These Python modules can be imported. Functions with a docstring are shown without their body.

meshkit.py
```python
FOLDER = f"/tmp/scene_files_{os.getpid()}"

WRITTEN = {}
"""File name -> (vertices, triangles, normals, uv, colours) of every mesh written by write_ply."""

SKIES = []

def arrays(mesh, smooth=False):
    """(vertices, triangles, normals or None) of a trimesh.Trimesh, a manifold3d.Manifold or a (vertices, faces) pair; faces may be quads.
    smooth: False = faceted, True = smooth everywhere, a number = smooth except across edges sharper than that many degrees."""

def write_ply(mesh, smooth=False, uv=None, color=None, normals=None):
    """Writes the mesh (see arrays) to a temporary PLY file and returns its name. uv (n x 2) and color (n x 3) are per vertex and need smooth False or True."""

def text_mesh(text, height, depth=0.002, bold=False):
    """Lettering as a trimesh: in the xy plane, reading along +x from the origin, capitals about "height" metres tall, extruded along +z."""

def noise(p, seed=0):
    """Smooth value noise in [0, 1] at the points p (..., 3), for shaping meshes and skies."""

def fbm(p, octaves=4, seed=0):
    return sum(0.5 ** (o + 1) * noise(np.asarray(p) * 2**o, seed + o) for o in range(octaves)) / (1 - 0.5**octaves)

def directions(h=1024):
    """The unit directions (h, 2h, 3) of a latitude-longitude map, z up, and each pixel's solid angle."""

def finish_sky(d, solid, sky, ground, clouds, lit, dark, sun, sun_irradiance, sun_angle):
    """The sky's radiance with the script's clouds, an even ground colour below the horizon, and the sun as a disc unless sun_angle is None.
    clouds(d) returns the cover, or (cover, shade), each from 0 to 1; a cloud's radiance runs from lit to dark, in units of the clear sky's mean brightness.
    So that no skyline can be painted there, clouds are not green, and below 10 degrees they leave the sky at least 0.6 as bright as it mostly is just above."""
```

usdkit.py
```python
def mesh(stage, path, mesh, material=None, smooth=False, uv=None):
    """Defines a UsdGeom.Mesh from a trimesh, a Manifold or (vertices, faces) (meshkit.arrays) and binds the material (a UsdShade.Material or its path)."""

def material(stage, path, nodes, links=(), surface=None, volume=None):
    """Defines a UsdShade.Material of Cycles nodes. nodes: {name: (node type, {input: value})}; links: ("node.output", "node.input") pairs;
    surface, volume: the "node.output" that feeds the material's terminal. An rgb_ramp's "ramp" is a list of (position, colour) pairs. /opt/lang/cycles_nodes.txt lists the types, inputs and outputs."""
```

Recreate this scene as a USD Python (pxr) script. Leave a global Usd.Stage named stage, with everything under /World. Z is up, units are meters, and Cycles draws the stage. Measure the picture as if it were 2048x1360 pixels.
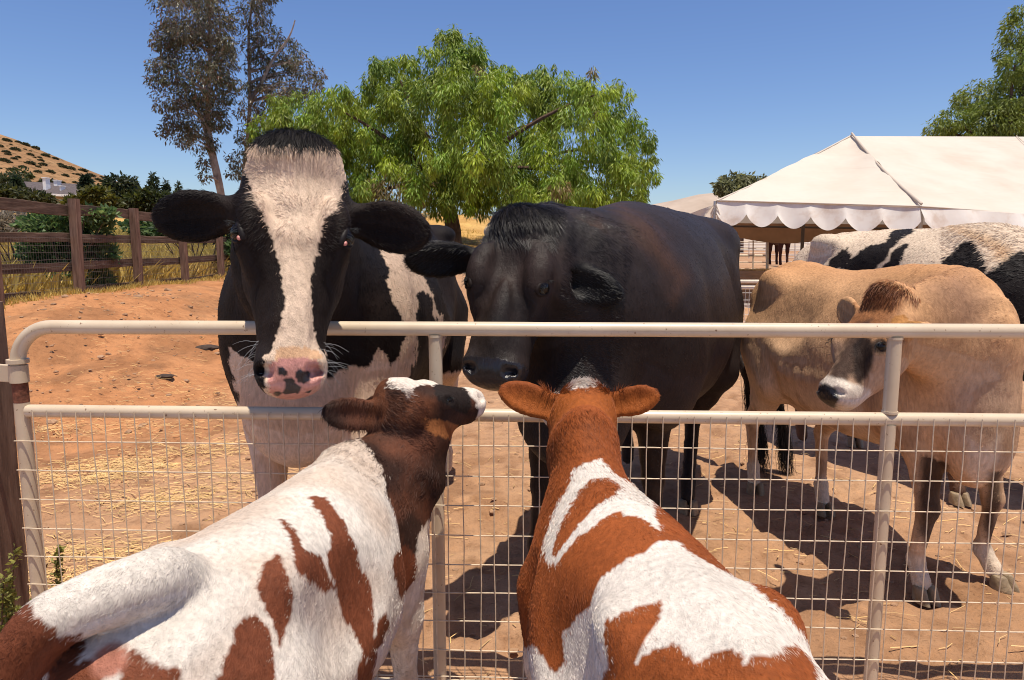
import math
import numpy as np
import trimesh
import shapely
from shapely.geometry import Polygon
import usdkit
import meshkit
from pxr import Usd, UsdGeom, UsdLux, UsdShade, Gf, Sdf, Vt

stage = Usd.Stage.CreateInMemory()
UsdGeom.SetStageUpAxis(stage, 'Z')
UsdGeom.SetStageMetersPerUnit(stage, 1.0)
UsdGeom.Xform.Define(stage, '/World')
UsdGeom.Scope.Define(stage, '/World/Looks')

# ------------------------------------------------------------------ camera, sky, sun
CAM = np.array([0.0, 0.0, 1.55])
PITCH = math.radians(7.3)
FPX = 1370.0                      # focal length in pixels of the 2048 px wide photograph
EXPOSURE = 0.28
SUN_STRENGTH = 1.25
SKY_STRENGTH = 0.118
SUN = np.array([0.10, -0.17, 1.0]); SUN /= np.linalg.norm(SUN)
SUN_EL = math.asin(SUN[2]); SUN_ROT = math.atan2(SUN[0], SUN[1])
FWD = np.array([0, math.cos(PITCH), -math.sin(PITCH)])
UPV = np.array([0, math.sin(PITCH), math.cos(PITCH)])

cam = UsdGeom.Camera.Define(stage, '/World/camera')
cam.CreateHorizontalApertureAttr(36.0)
cam.CreateVerticalApertureAttr(36.0 * 680 / 1024)
cam.CreateFocalLengthAttr(36.0 * FPX / 2048)
cam.CreateClippingRangeAttr(Gf.Vec2f(0.05, 5000))
cam.CreateExposureAttr(EXPOSURE)
cam.AddTranslateOp().Set(Gf.Vec3d(*CAM))
cam.AddRotateXOp().Set(90 - math.degrees(PITCH))

dome = UsdLux.DomeLight.Define(stage, '/World/sky')
dome.GetPrim().SetCustomDataByKey('kind', 'structure')
skymat = usdkit.material(stage, '/World/Looks/sky_air', {
    'sky': ('sky_texture', {'sky_type': 'single_scattering', 'sun_disc': False, 'sun_elevation': SUN_EL, 'sun_rotation': SUN_ROT,
                            'altitude': 600.0, 'air_density': 1.0, 'aerosol_density': 1.6, 'ozone_density': 2.5}),
    'tone': ('hsv', {'saturation': 1.18, 'hue': 0.511}),
    'bg': ('background_shader', {'strength': SKY_STRENGTH})},
    [('sky.color', 'tone.color'), ('tone.color', 'bg.color')], surface='bg.background')
UsdShade.MaterialBindingAPI.Apply(dome.GetPrim()).Bind(skymat)
sun = UsdLux.DistantLight.Define(stage, '/World/sun')
sun.CreateNormalizeAttr(True)
sun.CreateIntensityAttr(SUN_STRENGTH)
sun.CreateAngleAttr(0.5)
sun.CreateColorAttr(Gf.Vec3f(1.0, 0.92, 0.79))
_z = SUN; _x = np.cross([0, 1, 0], _z); _x /= np.linalg.norm(_x); _y = np.cross(_z, _x)
sun.AddTransformOp().Set(Gf.Matrix4d(*_x, 0, *_y, 0, *_z, 0, 0, 0, 0, 1))

# ------------------------------------------------------------------ helpers
RNG = np.random.default_rng(7)


def at(px, py, Y):
    """World point seen at photograph pixel (px, py) on the plane y = Y."""
    d = FWD + np.array([1, 0, 0]) * (px - 1024) / FPX + UPV * (680 - py) / FPX
    return CAM + d * (Y / d[1])


def on_ground(px, py, z=0.0):
    d = FWD + np.array([1, 0, 0]) * (px - 1024) / FPX + UPV * (680 - py) / FPX
    return CAM + d * ((z - CAM[2]) / d[2])


def proj(P):
    v = np.asarray(P) - CAM
    dep = np.maximum(v @ FWD, 1e-3)
    return np.stack([1024 + FPX * v[..., 0] / dep, 680 - FPX * (v @ UPV) / dep], -1), dep


def sstep(t):
    t = np.clip(t, 0, 1)
    return t * t * (3 - 2 * t)


def nrm(v):
    v = np.asarray(v, float)
    return v / np.linalg.norm(v)


USED = {}


def path_for(name, parent='/World'):
    key = f'{parent}/{name}'
    n = USED.get(key, 0); USED[key] = n + 1
    return key if n == 0 else f'{key}_{n:03d}'


def tag(prim, label=None, category=None, group=None, kind=None):
    prim = prim.GetPrim() if hasattr(prim, 'GetPrim') else prim
    for k, v in (('label', label), ('category', category), ('group', group), ('kind', kind)):
        if v:
            prim.SetCustomDataByKey(k, v)
    return prim


def thing(name, label=None, category=None, loc=(0, 0, 0), group=None, kind=None, rotz=0):
    p = path_for(name)
    x = UsdGeom.Xform.Define(stage, p)
    x.AddTranslateOp().Set(Gf.Vec3d(*map(float, loc)))
    if rotz:
        x.AddRotateZOp().Set(float(rotz))
    tag(x, label, category, group, kind)
    x_prim = x.GetPrim()
    return Node(x_prim, np.array(loc, float))


class Node:
    def __init__(self, prim, loc):
        self.prim, self.loc = prim, loc
        self.path = str(prim.GetPath())


def part(parent, name, mesh, mat, smooth=False, col=None, uvless=True, world=True, label=None, kind=None):
    """A mesh under parent; mesh coordinates are world coordinates unless world is False."""
    p = path_for(name, parent.path if parent else '/World')
    v, f = (mesh if isinstance(mesh, tuple) else (np.array(mesh.vertices), np.array(mesh.faces)))
    v = np.asarray(v, float)
    if parent is not None and world:
        v = v - parent.loc
    m = usdkit.mesh(stage, p, (v, f), mat, smooth=smooth)
    if col is not None:
        if np.ndim(col) == 1:
            col = np.tile(col, (len(v), 1))
        pv = UsdGeom.PrimvarsAPI(m).CreatePrimvar('col', Sdf.ValueTypeNames.Color3fArray, 'vertex')
        pv.Set(Vt.Vec3fArray.FromNumpy(np.asarray(col, np.float32)))
    tag(m, label, None, None, kind)
    return Node(m.GetPrim(), parent.loc if (parent is not None and world) else np.zeros(3))


def solo(name, mesh, mat, label=None, category=None, smooth=False, col=None, kind=None, group=None):
    n = part(None, name, mesh, mat, smooth, col)
    tag(n.prim, label, category, group, kind)
    return n


def box(c, s, R=None):
    m = trimesh.creation.box(s)
    if R is not None:
        T = np.eye(4); T[:3, :3] = R; m.apply_transform(T)
    m.apply_translation(c)
    return m


def bevel_box(a, b, w, h, bev=0.006, up=(0, 0, 1), rng=None, wob=0.0):
    """A bevelled plank from a to b, w wide (sideways), h high, with slight waviness."""
    a, b = np.asarray(a, float), np.asarray(b, float)
    d = nrm(b - a); s = nrm(np.cross(d, up)); u = np.cross(s, d)
    prof = np.array([(-w/2+bev, -h/2), (w/2-bev, -h/2), (w/2, -h/2+bev), (w/2, h/2-bev), (w/2-bev, h/2), (-w/2+bev, h/2), (-w/2, h/2-bev), (-w/2, -h/2+bev)])
    n = 6
    rings = []
    for i in range(n):
        t = i / (n - 1)
        c = a + (b - a) * t
        if rng is not None:
            c = c + (s * rng.normal(0, wob) + u * rng.normal(0, wob))
        rings.append(c + prof[:, :1] * s + prof[:, 1:] * u)
    return loft_mesh(rings)


def loft_mesh(rings, caps=True):
    rings = [np.asarray(r) for r in rings]
    m = len(rings[0]); v = np.vstack(rings); f = []
    for i in range(len(rings) - 1):
        for j in range(m):
            a, b = i*m+j, i*m+(j+1) % m
            f += [(a, b, b+m), (a, b+m, a+m)]
    if caps:
        for base, flip in ((0, True), ((len(rings)-1)*m, False)):
            for j in range(1, m-1):
                t = (base, base+j, base+j+1)
                f.append(t[::-1] if flip else t)
    return v, np.array(f)


def tube(pts, rad, sides=10, caps=True):
    pts = np.asarray(pts, float); n = len(pts)
    rad = np.broadcast_to(rad, (n,))
    T = np.gradient(pts, axis=0); T /= np.linalg.norm(T, axis=1, keepdims=True)
    ref = np.array([0, 0, 1.0]) if abs(T[0][2]) < 0.9 else np.array([0, 1.0, 0])
    s = nrm(np.cross(T[0], ref)); rings = []
    a = np.linspace(0, 2*np.pi, sides, endpoint=False)
    for i in range(n):
        s = nrm(s - T[i]*(s @ T[i])); u = np.cross(T[i], s)
        rings.append(pts[i] + rad[i]*(np.cos(a)[:, None]*s + np.sin(a)[:, None]*u))
    return loft_mesh(rings, caps)


def smooth_path(p, n=25):
    p = np.asarray(p, float); t = np.concatenate([[0], np.cumsum(np.linalg.norm(np.diff(p, axis=0), axis=1))]); t /= t[-1]
    from scipy.interpolate import PchipInterpolator
    return PchipInterpolator(t, p)(np.linspace(0, 1, n))


def join(ms):
    vs, fs, o = [], [], 0
    for m in ms:
        v, f = m if isinstance(m, tuple) else (np.array(m.vertices), np.array(m.faces))
        vs.append(v); fs.append(np.asarray(f) + o); o += len(v)
    return np.vstack(vs), np.vstack(fs)


def mat(name, nodes, links, surface='p.BSDF'):
    return usdkit.material(stage, f'/World/Looks/{name}', nodes, links, surface=surface)


def simple(name, color, rough=0.6, spec=0.4, noise=0.0, scale=20.0, bump=0.0, bscale=60.0, color2=None, metallic=0.0, detail=4.0, bdist=0.01):
    n = {'p': ('principled_bsdf', {'base_color': color, 'roughness': rough, 'specular_ior_level': spec, 'metallic': metallic})}
    l = []
    n['g'] = ('geometry', {})
    if noise or color2 is not None:
        c2 = color2 if color2 is not None else tuple(min(1, c*(1+noise)) for c in color)
        c1 = color if color2 is not None else tuple(c*(1-noise) for c in color)
        n['n'] = ('noise_texture', {'scale': scale, 'detail': detail, 'roughness': 0.6})
        n['r'] = ('rgb_ramp', {'ramp': [(0.3, c1), (0.7, c2)]})
        l += [('g.position', 'n.vector'), ('n.fac', 'r.fac'), ('r.color', 'p.base_color')]
    if bump:
        n['bn'] = ('noise_texture', {'scale': bscale, 'detail': 4.0, 'roughness': 0.6})
        n['b'] = ('bump', {'strength': bump, 'distance': bdist})
        l += [('g.position', 'bn.vector'), ('bn.fac', 'b.height'), ('b.normal', 'p.normal')]
    return mat(name, n, l)


# ------------------------------------------------------------------ ground shape
def terrain(x, y):
    x, y = np.asarray(x, float), np.asarray(y, float)
    mound = 0.90 * sstep((-x - 2.2) / 4.2) * sstep((y - 5.2) / 4.8)
    far = 1.02 * sstep((y - 11) / 9.5)
    far = np.maximum(far, mound) + 0.12*np.minimum(far, mound)
    left = sstep((7 - x) / 9)
    rise = 0.105 * np.clip(y - 19, 0, 30) * left + 0.012*np.clip(y-22, 0, 60)*(1-left)
    lum = 0.34 * (meshkit.fbm(np.stack([x*0.9, y*0.7, x*0], -1), 4, 5) - 0.5) * sstep((y-4.0)/3) * sstep((-x-.6)/2.5) * (1 - .7*sstep((-x-6)/1))
    return far + rise + lum
# ------------------------------------------------------------------ implicit modelling of the animals
def refine(st, n, grow_by=.004):
    from scipy.interpolate import PchipInterpolator
    p = np.array([np.append(s[0], [s[1]+grow_by, s[2]+grow_by]) for s in st]); t = np.arange(len(st))
    q = PchipInterpolator(t, p)(np.linspace(0, len(st)-1, (len(st)-1)*n+1))
    return [(r[:3], r[3], r[4]) for r in q]


class Field:
    def __init__(self, xs, ys, zs):
        self.ax = [np.asarray(a, np.float32) for a in (xs, ys, zs)]
        self.F = np.full([len(a) for a in self.ax], 0.5, np.float32)

    def sub(self, lo, hi):
        sl = []
        for a, l, h in zip(self.ax, lo, hi):
            i0 = max(int(np.searchsorted(a, l)) - 1, 0); i1 = min(int(np.searchsorted(a, h)) + 1, len(a))
            if i1 <= i0:
                return None, None
            sl.append(slice(i0, i1))
        return tuple(sl), [a[s] for a, s in zip(self.ax, sl)]

    def put(self, lo, hi, fn, k, op='add'):
        m = k * 1.2 + 0.03
        sl, ax = self.sub(np.asarray(lo) - m, np.asarray(hi) + m)
        if sl is None:
            return
        X, Y, Z = ax[0][:, None, None], ax[1][None, :, None], ax[2][None, None, :]
        d = fn(X, Y, Z).astype(np.float32)
        F = self.F[sl]
        if op == 'add':
            h = np.maximum(k - np.abs(F - d), 0) / k
            self.F[sl] = np.minimum(F, d) - h*h*k*0.25
        else:
            h = np.maximum(k - np.abs(F + d), 0) / k
            self.F[sl] = np.maximum(F, -d) + h*h*k*0.25

    def cap(self, a, b, ra, rb, k=0.03, op='add'):
        a, b = np.asarray(a, np.float32), np.asarray(b, np.float32)
        ab = b - a; L2 = float(ab @ ab) + 1e-9

        def fn(X, Y, Z):
            px, py, pz = X-a[0], Y-a[1], Z-a[2]
            t = np.clip((px*ab[0] + py*ab[1] + pz*ab[2]) / L2, 0, 1)
            return np.sqrt((px-t*ab[0])**2 + (py-t*ab[1])**2 + (pz-t*ab[2])**2) - (ra + (rb-ra)*t)
        r = max(ra, rb)
        self.put(np.minimum(a, b)-r, np.maximum(a, b)+r, fn, k, op)

    def chain(self, pts, rads, k=0.03):
        for i in range(len(pts)-1):
            self.cap(pts[i], pts[i+1], rads[i], rads[i+1], k)

    def ell(self, c, axes, r, k=0.03, op='add'):
        """axes: 3 x 3 rows (unit directions), r the radius along each."""
        c = np.asarray(c, np.float32); A = np.asarray(axes, np.float32); r = np.asarray(r, np.float32)
        ext = np.sqrt(((A * r[:, None])**2).sum(0))

        def fn(X, Y, Z):
            p = (X-c[0], Y-c[1], Z-c[2])
            q = [(p[0]*A[i, 0] + p[1]*A[i, 1] + p[2]*A[i, 2]) / r[i] for i in range(3)]
            k0 = np.sqrt(q[0]**2 + q[1]**2 + q[2]**2) + 1e-6
            k1 = np.sqrt((q[0]/r[0])**2 + (q[1]/r[1])**2 + (q[2]/r[2])**2) + 1e-6
            return np.clip(k0*(k0-1)/k1, -1, 1)
        self.put(c-ext, c+ext, fn, k, op)

    def loft(self, st, up, k=0.05, end=0.8, k_first=None, egg=0.0, fine=0):
        """st: list of (point, half width, half height); elliptic cones between the stations. egg narrows the half below the axis."""
        if fine:
            st = refine(st, fine)
        for i in range(len(st)-1):
            (a, wa, ha), (b, wb, hb) = st[i], st[i+1]
            a, b = np.asarray(a, np.float32), np.asarray(b, np.float32)
            ab = b-a; L = float(np.linalg.norm(ab)); e = ab/L
            u = np.asarray(up, np.float32); u = u - e*(u @ e); u = u/np.linalg.norm(u); s = np.cross(e, u)

            def fn(X, Y, Z, a=a, ab=ab, L=L, e=e, u=u, s=s, wa=wa, wb=wb, ha=ha, hb=hb):
                px, py, pz = X-a[0], Y-a[1], Z-a[2]
                t0 = (px*e[0]+py*e[1]+pz*e[2])
                t = np.clip(t0/L, 0, 1)
                ex = t0 - t*L
                su = px*s[0]+py*s[1]+pz*s[2]; w = px*u[0]+py*u[1]+pz*u[2]
                rw, rh = wa+(wb-wa)*t, ha+(hb-ha)*t
                if egg:
                    rw = rw*(1 + egg*np.clip(w/rh, -1.2, 1.2))
                re = np.minimum(rw, rh)*end
                q = (su/rw, w/rh, ex/re)
                k0 = np.sqrt(q[0]**2+q[1]**2+q[2]**2)+1e-6
                k1 = np.sqrt((q[0]/rw)**2+(q[1]/rh)**2+(q[2]/re)**2)+1e-6
                return np.clip(k0*(k0-1)/k1, -1, 1)
            r = max(wa, wb, ha, hb)*1.1
            self.put(np.minimum(a, b)-r, np.maximum(a, b)+r, fn, (k_first or k) if i == 0 else k)

    def mesh(self, lump=0.0, lscale=9.0):
        F = self.F
        F[[0, -1]] = 0.5; F[:, [0, -1]] = 0.5; F[:, :, [0, -1]] = 0.5
        ins = F < 0
        c = np.zeros([n-1 for n in F.shape], np.int8)
        for d in np.ndindex(2, 2, 2):
            c += ins[d[0]:F.shape[0]-1+d[0], d[1]:F.shape[1]-1+d[1], d[2]:F.shape[2]-1+d[2]]
        I, J, K = np.nonzero((c > 0) & (c < 8))
        vid = np.full(c.shape, -1, np.int32); vid[I, J, K] = np.arange(len(I))
        acc = np.zeros((len(I), 3)); cnt = np.zeros(len(I))
        for axis in range(3):
            o = [a for a in range(3) if a != axis]
            for d0 in (0, 1):
                for d1 in (0, 1):
                    off = [0, 0, 0]; off[o[0]] = d0; off[o[1]] = d1
                    off2 = list(off); off2[axis] = 1
                    fa = F[I+off[0], J+off[1], K+off[2]]; fb = F[I+off2[0], J+off2[1], K+off2[2]]
                    x = (fa < 0) != (fb < 0)
                    t = np.where(x, fa/np.where(x, fa-fb, 1), 0)
                    P = np.zeros((len(I), 3)); P[:, axis] = t; P[:, o[0]] = d0; P[:, o[1]] = d1
                    acc[x] += P[x]; cnt[x] += 1
        q = acc/cnt[:, None] + np.stack([I, J, K], 1)
        V = np.stack([np.interp(q[:, i], np.arange(len(self.ax[i])), self.ax[i]) for i in range(3)], 1)
        faces = []
        for axis in range(3):
            o = [(axis+1) % 3, (axis+2) % 3]
            s0 = [slice(None)]*3; s1 = [slice(None)]*3
            s0[axis] = slice(0, -1); s1[axis] = slice(1, None)
            A, B = ins[tuple(s0)], ins[tuple(s1)]
            idx = np.array(np.nonzero(A != B)).T
            ok = (idx[:, o[0]] > 0) & (idx[:, o[1]] > 0) & (idx[:, o[0]] < F.shape[o[0]]-1) & (idx[:, o[1]] < F.shape[o[1]]-1)
            idx = idx[ok]
            flip = A[idx[:, 0], idx[:, 1], idx[:, 2]]
            def cell(a, b):
                j = idx.copy(); j[:, o[0]] += a; j[:, o[1]] += b
                return vid[j[:, 0], j[:, 1], j[:, 2]]
            quad = np.stack([cell(-1, -1), cell(0, -1), cell(0, 0), cell(-1, 0)], 1)
            quad[~flip] = quad[~flip][:, ::-1]
            faces.append(quad)
        Q = np.vstack(faces)
        f = np.vstack([Q[:, [0, 1, 2]], Q[:, [0, 2, 3]]])
        # keep the largest body only
        tm = trimesh.Trimesh(V, f, process=False)
        e = tm.edges_unique; deg = np.bincount(e.ravel(), minlength=len(V))[:, None]
        for lam in (.5, -.35, .5, -.2):
            acc2 = np.zeros_like(V)
            for a in range(3):
                acc2[:, a] = np.bincount(e[:, 0], V[e[:, 1], a], len(V)) + np.bincount(e[:, 1], V[e[:, 0], a], len(V))
            V = V + lam*(acc2/np.maximum(deg, 1)-V)
        comp = trimesh.graph.connected_component_labels(tm.edges_unique, node_count=len(V))
        big = np.argmax(np.bincount(comp)); keep = comp == big
        remap = np.cumsum(keep)-1
        f = remap[f[keep[f].all(1)]]; V = V[keep]
        _, _, n = meshkit.arrays((V, f), True)
        if lump:
            V = V + n*((meshkit.fbm(V*lscale, 3, 3)-0.5)*2*lump)[:, None]
            _, _, n = meshkit.arrays((V, f), True)
        return V, f, n


def axis_grid(lo, hi, fine_lo, fine_hi, h, hf):
    """Grid lines from lo to hi, hf apart between fine_lo and fine_hi, growing to h elsewhere."""
    out = list(np.arange(fine_lo, fine_hi, hf))
    x, s = out[-1], hf
    while x < hi:
        s = min(s*1.15, h); x += s; out.append(x)
    x, s = out[0], hf
    while x > lo:
        s = min(s*1.15, h); x -= s; out.insert(0, x)
    return np.array(out)


class Head:
    """Frame of a head: s runs from the poll (0) to the muzzle (1), u to the image right-hand side, n out of the forehead."""
    def __init__(self, poll, muzzle, normal):
        self.A = np.asarray(poll, float); d = np.asarray(muzzle, float)-self.A
        self.L = np.linalg.norm(d); self.S = d/self.L
        n = np.asarray(normal, float); n = n-self.S*(n @ self.S); self.N = n/np.linalg.norm(n)
        self.U = np.cross(self.N, self.S)
        self.R = np.array([self.S, self.U, self.N])

    def P(self, s, u, n):
        return self.A + self.L*(s*self.S + u*self.U + n*self.N)

    def loc(self, p):
        return ((np.asarray(p)-self.A) @ self.R.T)/self.L


ADULT = [(-.03, .165, -.15, .10), (.06, .215, -.185, .15), (.20, .235, -.215, .195), (.38, .225, -.235, .225), (.54, .20, -.245, .22),
         (.69, .162, -.215, .185), (.81, .135, -.185, .155), (.90, .132, -.17, .14), (.98, .13, -.165, .125)]


def add_head(F, H, st=ADULT, ears=(), eye_s=.42, eye_u=.205, eye_n=-.10, muzzle=1.0, tuft=0.0, k=.03, jaw=1.0, ear_t=.028, horn=False):
    L = H.L
    F.loft([(H.P(s, 0, n), hw*L, hd*L) for s, hw, n, hd in st], H.N, k=.03*L/.6+.005, end=.75, k_first=.08, egg=.12)
    for q in (-1, 1):
        F.ell(H.P(eye_s-.065, q*(eye_u-.058), eye_n-.005), H.R, np.array([.125, .068, .066])*L, k=.03)           # brow
        F.ell(H.P(eye_s+.005, q*(eye_u-.030), eye_n-.035), H.R, np.array([.085, .045, .07])*L, k=.02)                  # lids
        F.ell(H.P(eye_s+.06, q*(eye_u-.068), eye_n-.075), H.R, np.array([.12, .055, .08])*L, k=.04)
        F.ell(H.P(.47, q*.13, -.31), H.R, np.array([.18, .075, .13])*L*jaw, k=.05)                            # cheek
        F.cap(H.P(.42, q*.09, -.41*jaw), H.P(.86, q*.055, -.27), .075*L*jaw, .05*L, k=.04)                     # jaw
        # muzzle flare and nostril wing
        F.ell(H.P(.97, q*.075*muzzle, -.075), H.R, np.array([.09, .075*muzzle, .075])*L, k=.025)
        F.ell(H.P(.95, q*.085*muzzle, -.17), H.R, np.array([.09, .065*muzzle, .10])*L, k=.03)
    F.ell(H.P(1.02, 0, -.13), H.R, np.array([.07, .115*muzzle, .105])*L, k=.03)
    F.ell(H.P(.93, 0, -.285), H.R, np.array([.085, .085, .065])*L, k=.025)                                    # chin
    F.ell(H.P(.75, 0, -.02), H.R, np.array([.2, .07, .03])*L, k=.04)                                          # nasal bone
    if tuft:
        F.ell(H.P(-.05, 0, -.12), H.R, np.array([.11, .17, .12])*L*tuft, k=.05)
    # mouth line
    for q in (-1, 1):
        F.cap(H.P(.80, q*.135, -.245), H.P(1.05, q*.10, -.235), .006*L, .010*L, k=.012, op='cut')
        # nostrils
        F.ell(H.P(1.0, q*.088*muzzle, -.010), H.R, np.array([.036, .026, .045])*L, k=.014, op='cut')
        F.ell(H.P(.985, q*.118*muzzle, -.045), H.R, np.array([.022, .022, .05])*L, k=.014, op='cut')
        # eye sockets
        F.ell(H.P(eye_s, q*(eye_u+.020), eye_n+.012), H.R, np.array([.042, .030, .030])*L, k=.012, op='cut')
    for e in ears:
        add_ear(F, H, *e)


def add_ear(F, H, base, tip, width, face, curl=1.0):
    base, tip = np.asarray(base, float), np.asarray(tip, float)
    d = tip-base; l = np.linalg.norm(d); d /= l
    f = np.asarray(face, float); f = nrm(f-d*(f @ d)); w = np.cross(f, d)
    A = np.array([d, w, f])
    F.cap(base-d*.25*l, base+d*.18*l, width*.36, width*.30, k=.035)
    F.ell(base+d*.52*l, A, (l*.50, width*.5, width*.17), k=.02)
    F.ell(base+d*.62*l, A, (l*.36, width*.46, width*.14), k=.02)
    F.ell(base+d*.54*l+f*width*.245*curl, A, (l*.40, width*.37, width*.20), k=.015, op='cut')


def poly_mask(px, poly):
    return shapely.contains_xy(Polygon(poly).buffer(0), px[:, 0], px[:, 1])


def soft(px, poly, w):
    """1 inside, 0 outside, w pixels of transition around the outline."""
    g = Polygon(poly).buffer(0); pts = shapely.points(px)
    d = shapely.distance(g.boundary, pts)
    d = np.where(shapely.contains_xy(g, px[:, 0], px[:, 1]), d, -d)
    return sstep(0.5+d/(2*w))


def jitter(P, amp, scale=38.0, seed=1):
    """Pixel offset that makes outlines of patches irregular; amp in pixels."""
    a = np.stack([meshkit.fbm(P*scale, 3, seed)-.5, meshkit.fbm(P*scale+7.3, 3, seed+9)-.5], -1)
    return a*2*amp


def curves(parent, name, P, W, col, mat_, kind=None):
    """P: n x m x 3 points of n hairs, W: m widths or n x m, col: n x 3."""
    p = path_for(name, parent.path)
    c = UsdGeom.BasisCurves.Define(stage, p)
    n, m = P.shape[:2]
    c.CreateTypeAttr('linear')
    c.CreateCurveVertexCountsAttr(Vt.IntArray.FromNumpy(np.full(n, m, np.int32)))
    c.CreatePointsAttr(Vt.Vec3fArray.FromNumpy((P.reshape(-1, 3)-parent.loc).astype(np.float32)))
    W = np.broadcast_to(W, (n, m)).reshape(-1)
    c.CreateWidthsAttr(Vt.FloatArray.FromNumpy(W.astype(np.float32)))
    c.SetWidthsInterpolation('vertex')
    pv = UsdGeom.PrimvarsAPI(c).CreatePrimvar('col', Sdf.ValueTypeNames.Color3fArray, 'uniform')
    pv.Set(Vt.Vec3fArray.FromNumpy(np.asarray(col, np.float32)))
    UsdShade.MaterialBindingAPI.Apply(c.GetPrim()).Bind(mat_)
    tag(c, None, None, None, kind or 'stuff')
    return c


def grow(V, f, n, count, seed, near=None):
    """Random roots on the mesh that the camera could see: (points, normals)."""
    rng = np.random.default_rng(seed)
    tri = V[f]; ar = np.linalg.norm(np.cross(tri[:, 1]-tri[:, 0], tri[:, 2]-tri[:, 0]), axis=1)/2
    c = tri.mean(1); nn = n[f].mean(1)
    view = CAM-c; dist = np.linalg.norm(view, axis=1); cosv = (nn*view).sum(1)/dist
    px, _ = proj(c)
    w = ar/dist**2*(cosv > -0.40)*(px[:, 0] > -150)*(px[:, 0] < 2200)*(px[:, 1] < 1480)*(px[:, 1] > -100)
    if near is not None:
        w = w*near(c)
    w = w/w.sum()
    ti = rng.choice(len(f), count, p=w)
    r1, r2 = np.sqrt(rng.random(count)), rng.random(count)
    b = np.stack([1-r1, r1*(1-r2), r1*r2], 1)
    P = (V[f[ti]]*b[:, :, None]).sum(1); N = (n[f[ti]]*b[:, :, None]).sum(1)
    return P, N/np.linalg.norm(N, axis=1, keepdims=True), rng


def fur(parent, mesh, count, length, width, flow, color, mat_, seed=1, lift=0.35, jit=0.25, lenmask=None, vary=0.16, near=None, name='fur', streak=.55):
    V, f, n = mesh
    P, N, rng = grow(V, f, n, count, seed, near)
    T = flow(P, N); T = T-N*(T*N).sum(1, keepdims=True)
    T = T/np.maximum(np.linalg.norm(T, axis=1, keepdims=True), 1e-6)
    clump = (meshkit.noise(P*28, 3)-.5)*.9
    T = T+rng.normal(0, jit, T.shape)+np.cross(N, T)*clump[:, None]*0.5
    T = T-N*(T*N).sum(1, keepdims=True); T = T/np.maximum(np.linalg.norm(T, axis=1, keepdims=True), 1e-6)
    le = (length(P) if callable(length) else np.full(count, length))*rng.uniform(.65, 1.2, count)
    if lenmask is not None:
        le = le*lenmask(P)
    keep = le > 0.002
    P, N, T, le = P[keep], N[keep], T[keep], le[keep]
    k = len(P)
    li = lift*rng.uniform(.5, 1.4, k)
    s = np.array([0, .5, 1.0])
    out = P[:, None]-N[:, None]*0.002 + le[:, None, None]*(T[:, None]*(s*.97)[None, :, None] + N[:, None]*(li[:, None]*(s*(1-.45*s))[None, :])[:, :, None])
    col = color(P+rng.normal(0, .0045, P.shape), N)*rng.normal(1, vary, (k, 1)).clip(.55, 1.5)*(1+streak*(meshkit.fbm(P*np.array([75, 75, 24]), 2, 17)-.5))[:, None]
    dist = np.linalg.norm(P-CAM, axis=1)
    wd = width*dist*rng.uniform(.7, 1.3, k)
    curves(parent, name, out, wd[:, None]*np.array([1, .85, .25])[None], col.clip(0, 1), mat_)


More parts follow.
